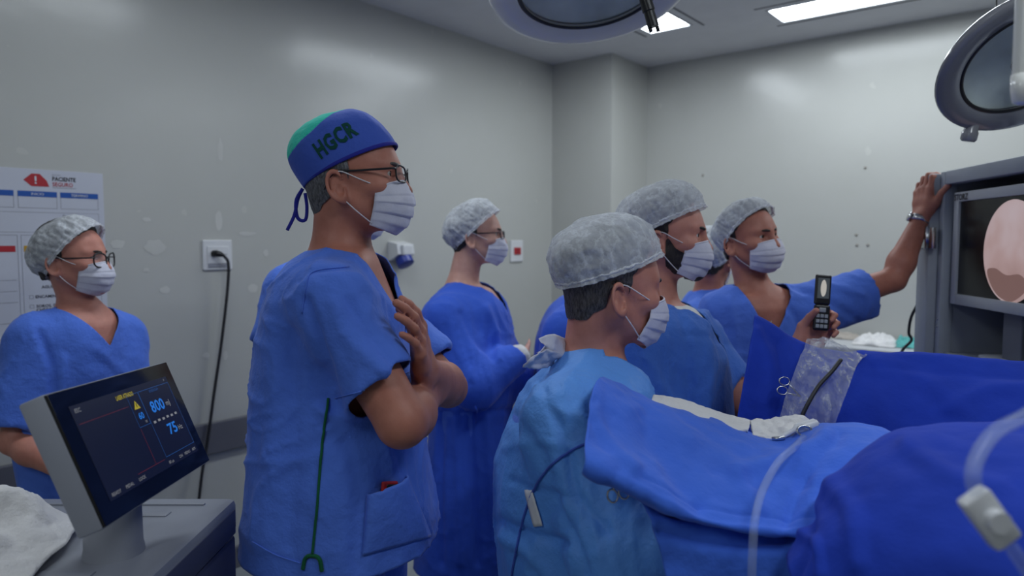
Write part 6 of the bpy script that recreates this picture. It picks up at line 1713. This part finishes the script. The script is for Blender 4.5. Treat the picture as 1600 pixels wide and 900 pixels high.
def ring_clip(label, c, r, ux, uy, handle_dir, length=0.07):
    o = empty('towel_clip', c, label, 'clip')
    ux = unit(ux); uy = unit(uy)
    for s in (-1, 1):
        cc = c + ux * s * r * 1.15
        a = np.linspace(0, 2 * math.pi, 22, endpoint=False)
        MB().tube([cc + ux * r * math.cos(t) + uy * r * 1.25 * math.sin(t) for t in a], 0.0016, 6, closed=True).build('finger_ring', M['steel'], o, True)
        MB().tube([cc + unit(handle_dir) * r * 1.1, c + unit(handle_dir) * length], 0.0022, 8).build('shank', M['steel'], o, True)
def clips():
    ring_clip('steel towel clip with finger rings on the dark drape edge', at(1224, 603, 1.575), 0.0095, A3(0.3, 0.3, 0.9), A3(1, 0, -0.2), A3(0.9, 0.15, -0.55), 0.05)
    ring_clip('steel towel clip hanging below the rolled drape hem', at(966, 772, 1.055), 0.0080, A3(0.9, 0.1, 0.25), A3(-0.25, 0.1, 0.9), A3(0.1, 0.15, 1), 0.035)
    # white handled instrument resting on the drape
    i = empty('endoscope', at(1240, 690, 1.30), 'endoscope with pale grip and steel ring resting on the drape', 'endoscope')
    a, b = at(1212, 688, 1.275), at(1268, 664, 1.285)
    MB().tube(spline([a, (a + b) / 2 + A3(0, 0, 0.004), b, b + unit(b - a) * 0.012], 16), [0.005] * 6 + [0.010] * 8 + [0.006] * 2, 14).build('grip', M['white_plastic'], i, True, sharp=50)
    c = at(1257, 674, 1.265); t = np.linspace(0, 2 * math.pi, 24, endpoint=False)
    MB().tube([c + A3(0.013 * math.cos(q), 0.004 * math.sin(q), 0.009 * math.sin(q)) for q in t], 0.0026, 8, closed=True).build('steel_ring', M['steel'], i, True)
    MB().tube([at(1206, 686, 1.27), at(1226, 684, 1.265)], 0.004, 10).build('steel_tip', M['steel'], i, True)
clips()

# ------------------------------------------------------------------ tubing close to the camera
def tubing():
    m, nt, b = new_mat('soft_clear_tube')
    b.inputs['Base Color'].default_value = (0.50, 0.60, 0.80, 1); b.inputs['Roughness'].default_value = 0.25; b.inputs['Alpha'].default_value = 0.20
    v = texco(nt); nt.links.new(ramp(nt, add_noise(nt, v, 30), [(0.3, (0.45, 0.55, 0.78)), (0.7, (0.58, 0.67, 0.85))]), b.inputs['Base Color'])
    q = [at(1256, 684, 1.24), at(1240, 700, 1.16), at(1216, 722, 1.09), at(1192, 765, 1.03), at(1180, 810, 0.985), at(1176, 860, 0.97), at(1174, 930, 0.97), at(1170, 1080, 0.97)]
    t = MB().tube(spline(q, 60), 0.0062, 12).build('irrigation_tube', m, None, True); tag(t, 'clear irrigation tube running down over the light blue drape', 'tube')
    r = empty('drip_line', at(1560, 830, 0.60), 'clear drip line with a white clamp close to the camera', 'tube')
    q = [at(1660, 610, 0.70), at(1600, 650, 0.66), at(1555, 675, 0.63), at(1528, 712, 0.61), at(1520, 745, 0.60), at(1528, 775, 0.60)]
    MB().tube(spline(q, 50), 0.0068, 12).build('tube', m, r, True)
    q = [at(1568, 838, 0.60), at(1585, 862, 0.60), at(1610, 900, 0.61), at(1640, 950, 0.63)]
    MB().tube(spline(q, 30), 0.0062, 12).build('tube', m, r, True)
    a, bb = at(1518, 772, 0.60), at(1572, 846, 0.60); ax = unit(bb - a); sx = unit(np.cross(ax, A3(0, 1, 0))); ny = np.cross(sx, ax); R = np.stack([sx, ny, ax], 1)
    L = np.linalg.norm(bb - a)
    MB().box((-0.0135, -0.008, 0), (0.0135, 0.008, L), 0.004, R, a).build('clamp_body', M['white_plastic'], r, sharp=35)
    MB().lathe([(0.0095, 0), (0.0095, 0.010)], a + ny * -0.008 + ax * L * 0.45, -ny, 18).build('roller', M['white_plastic'], r, True, sharp=40)
tubing()
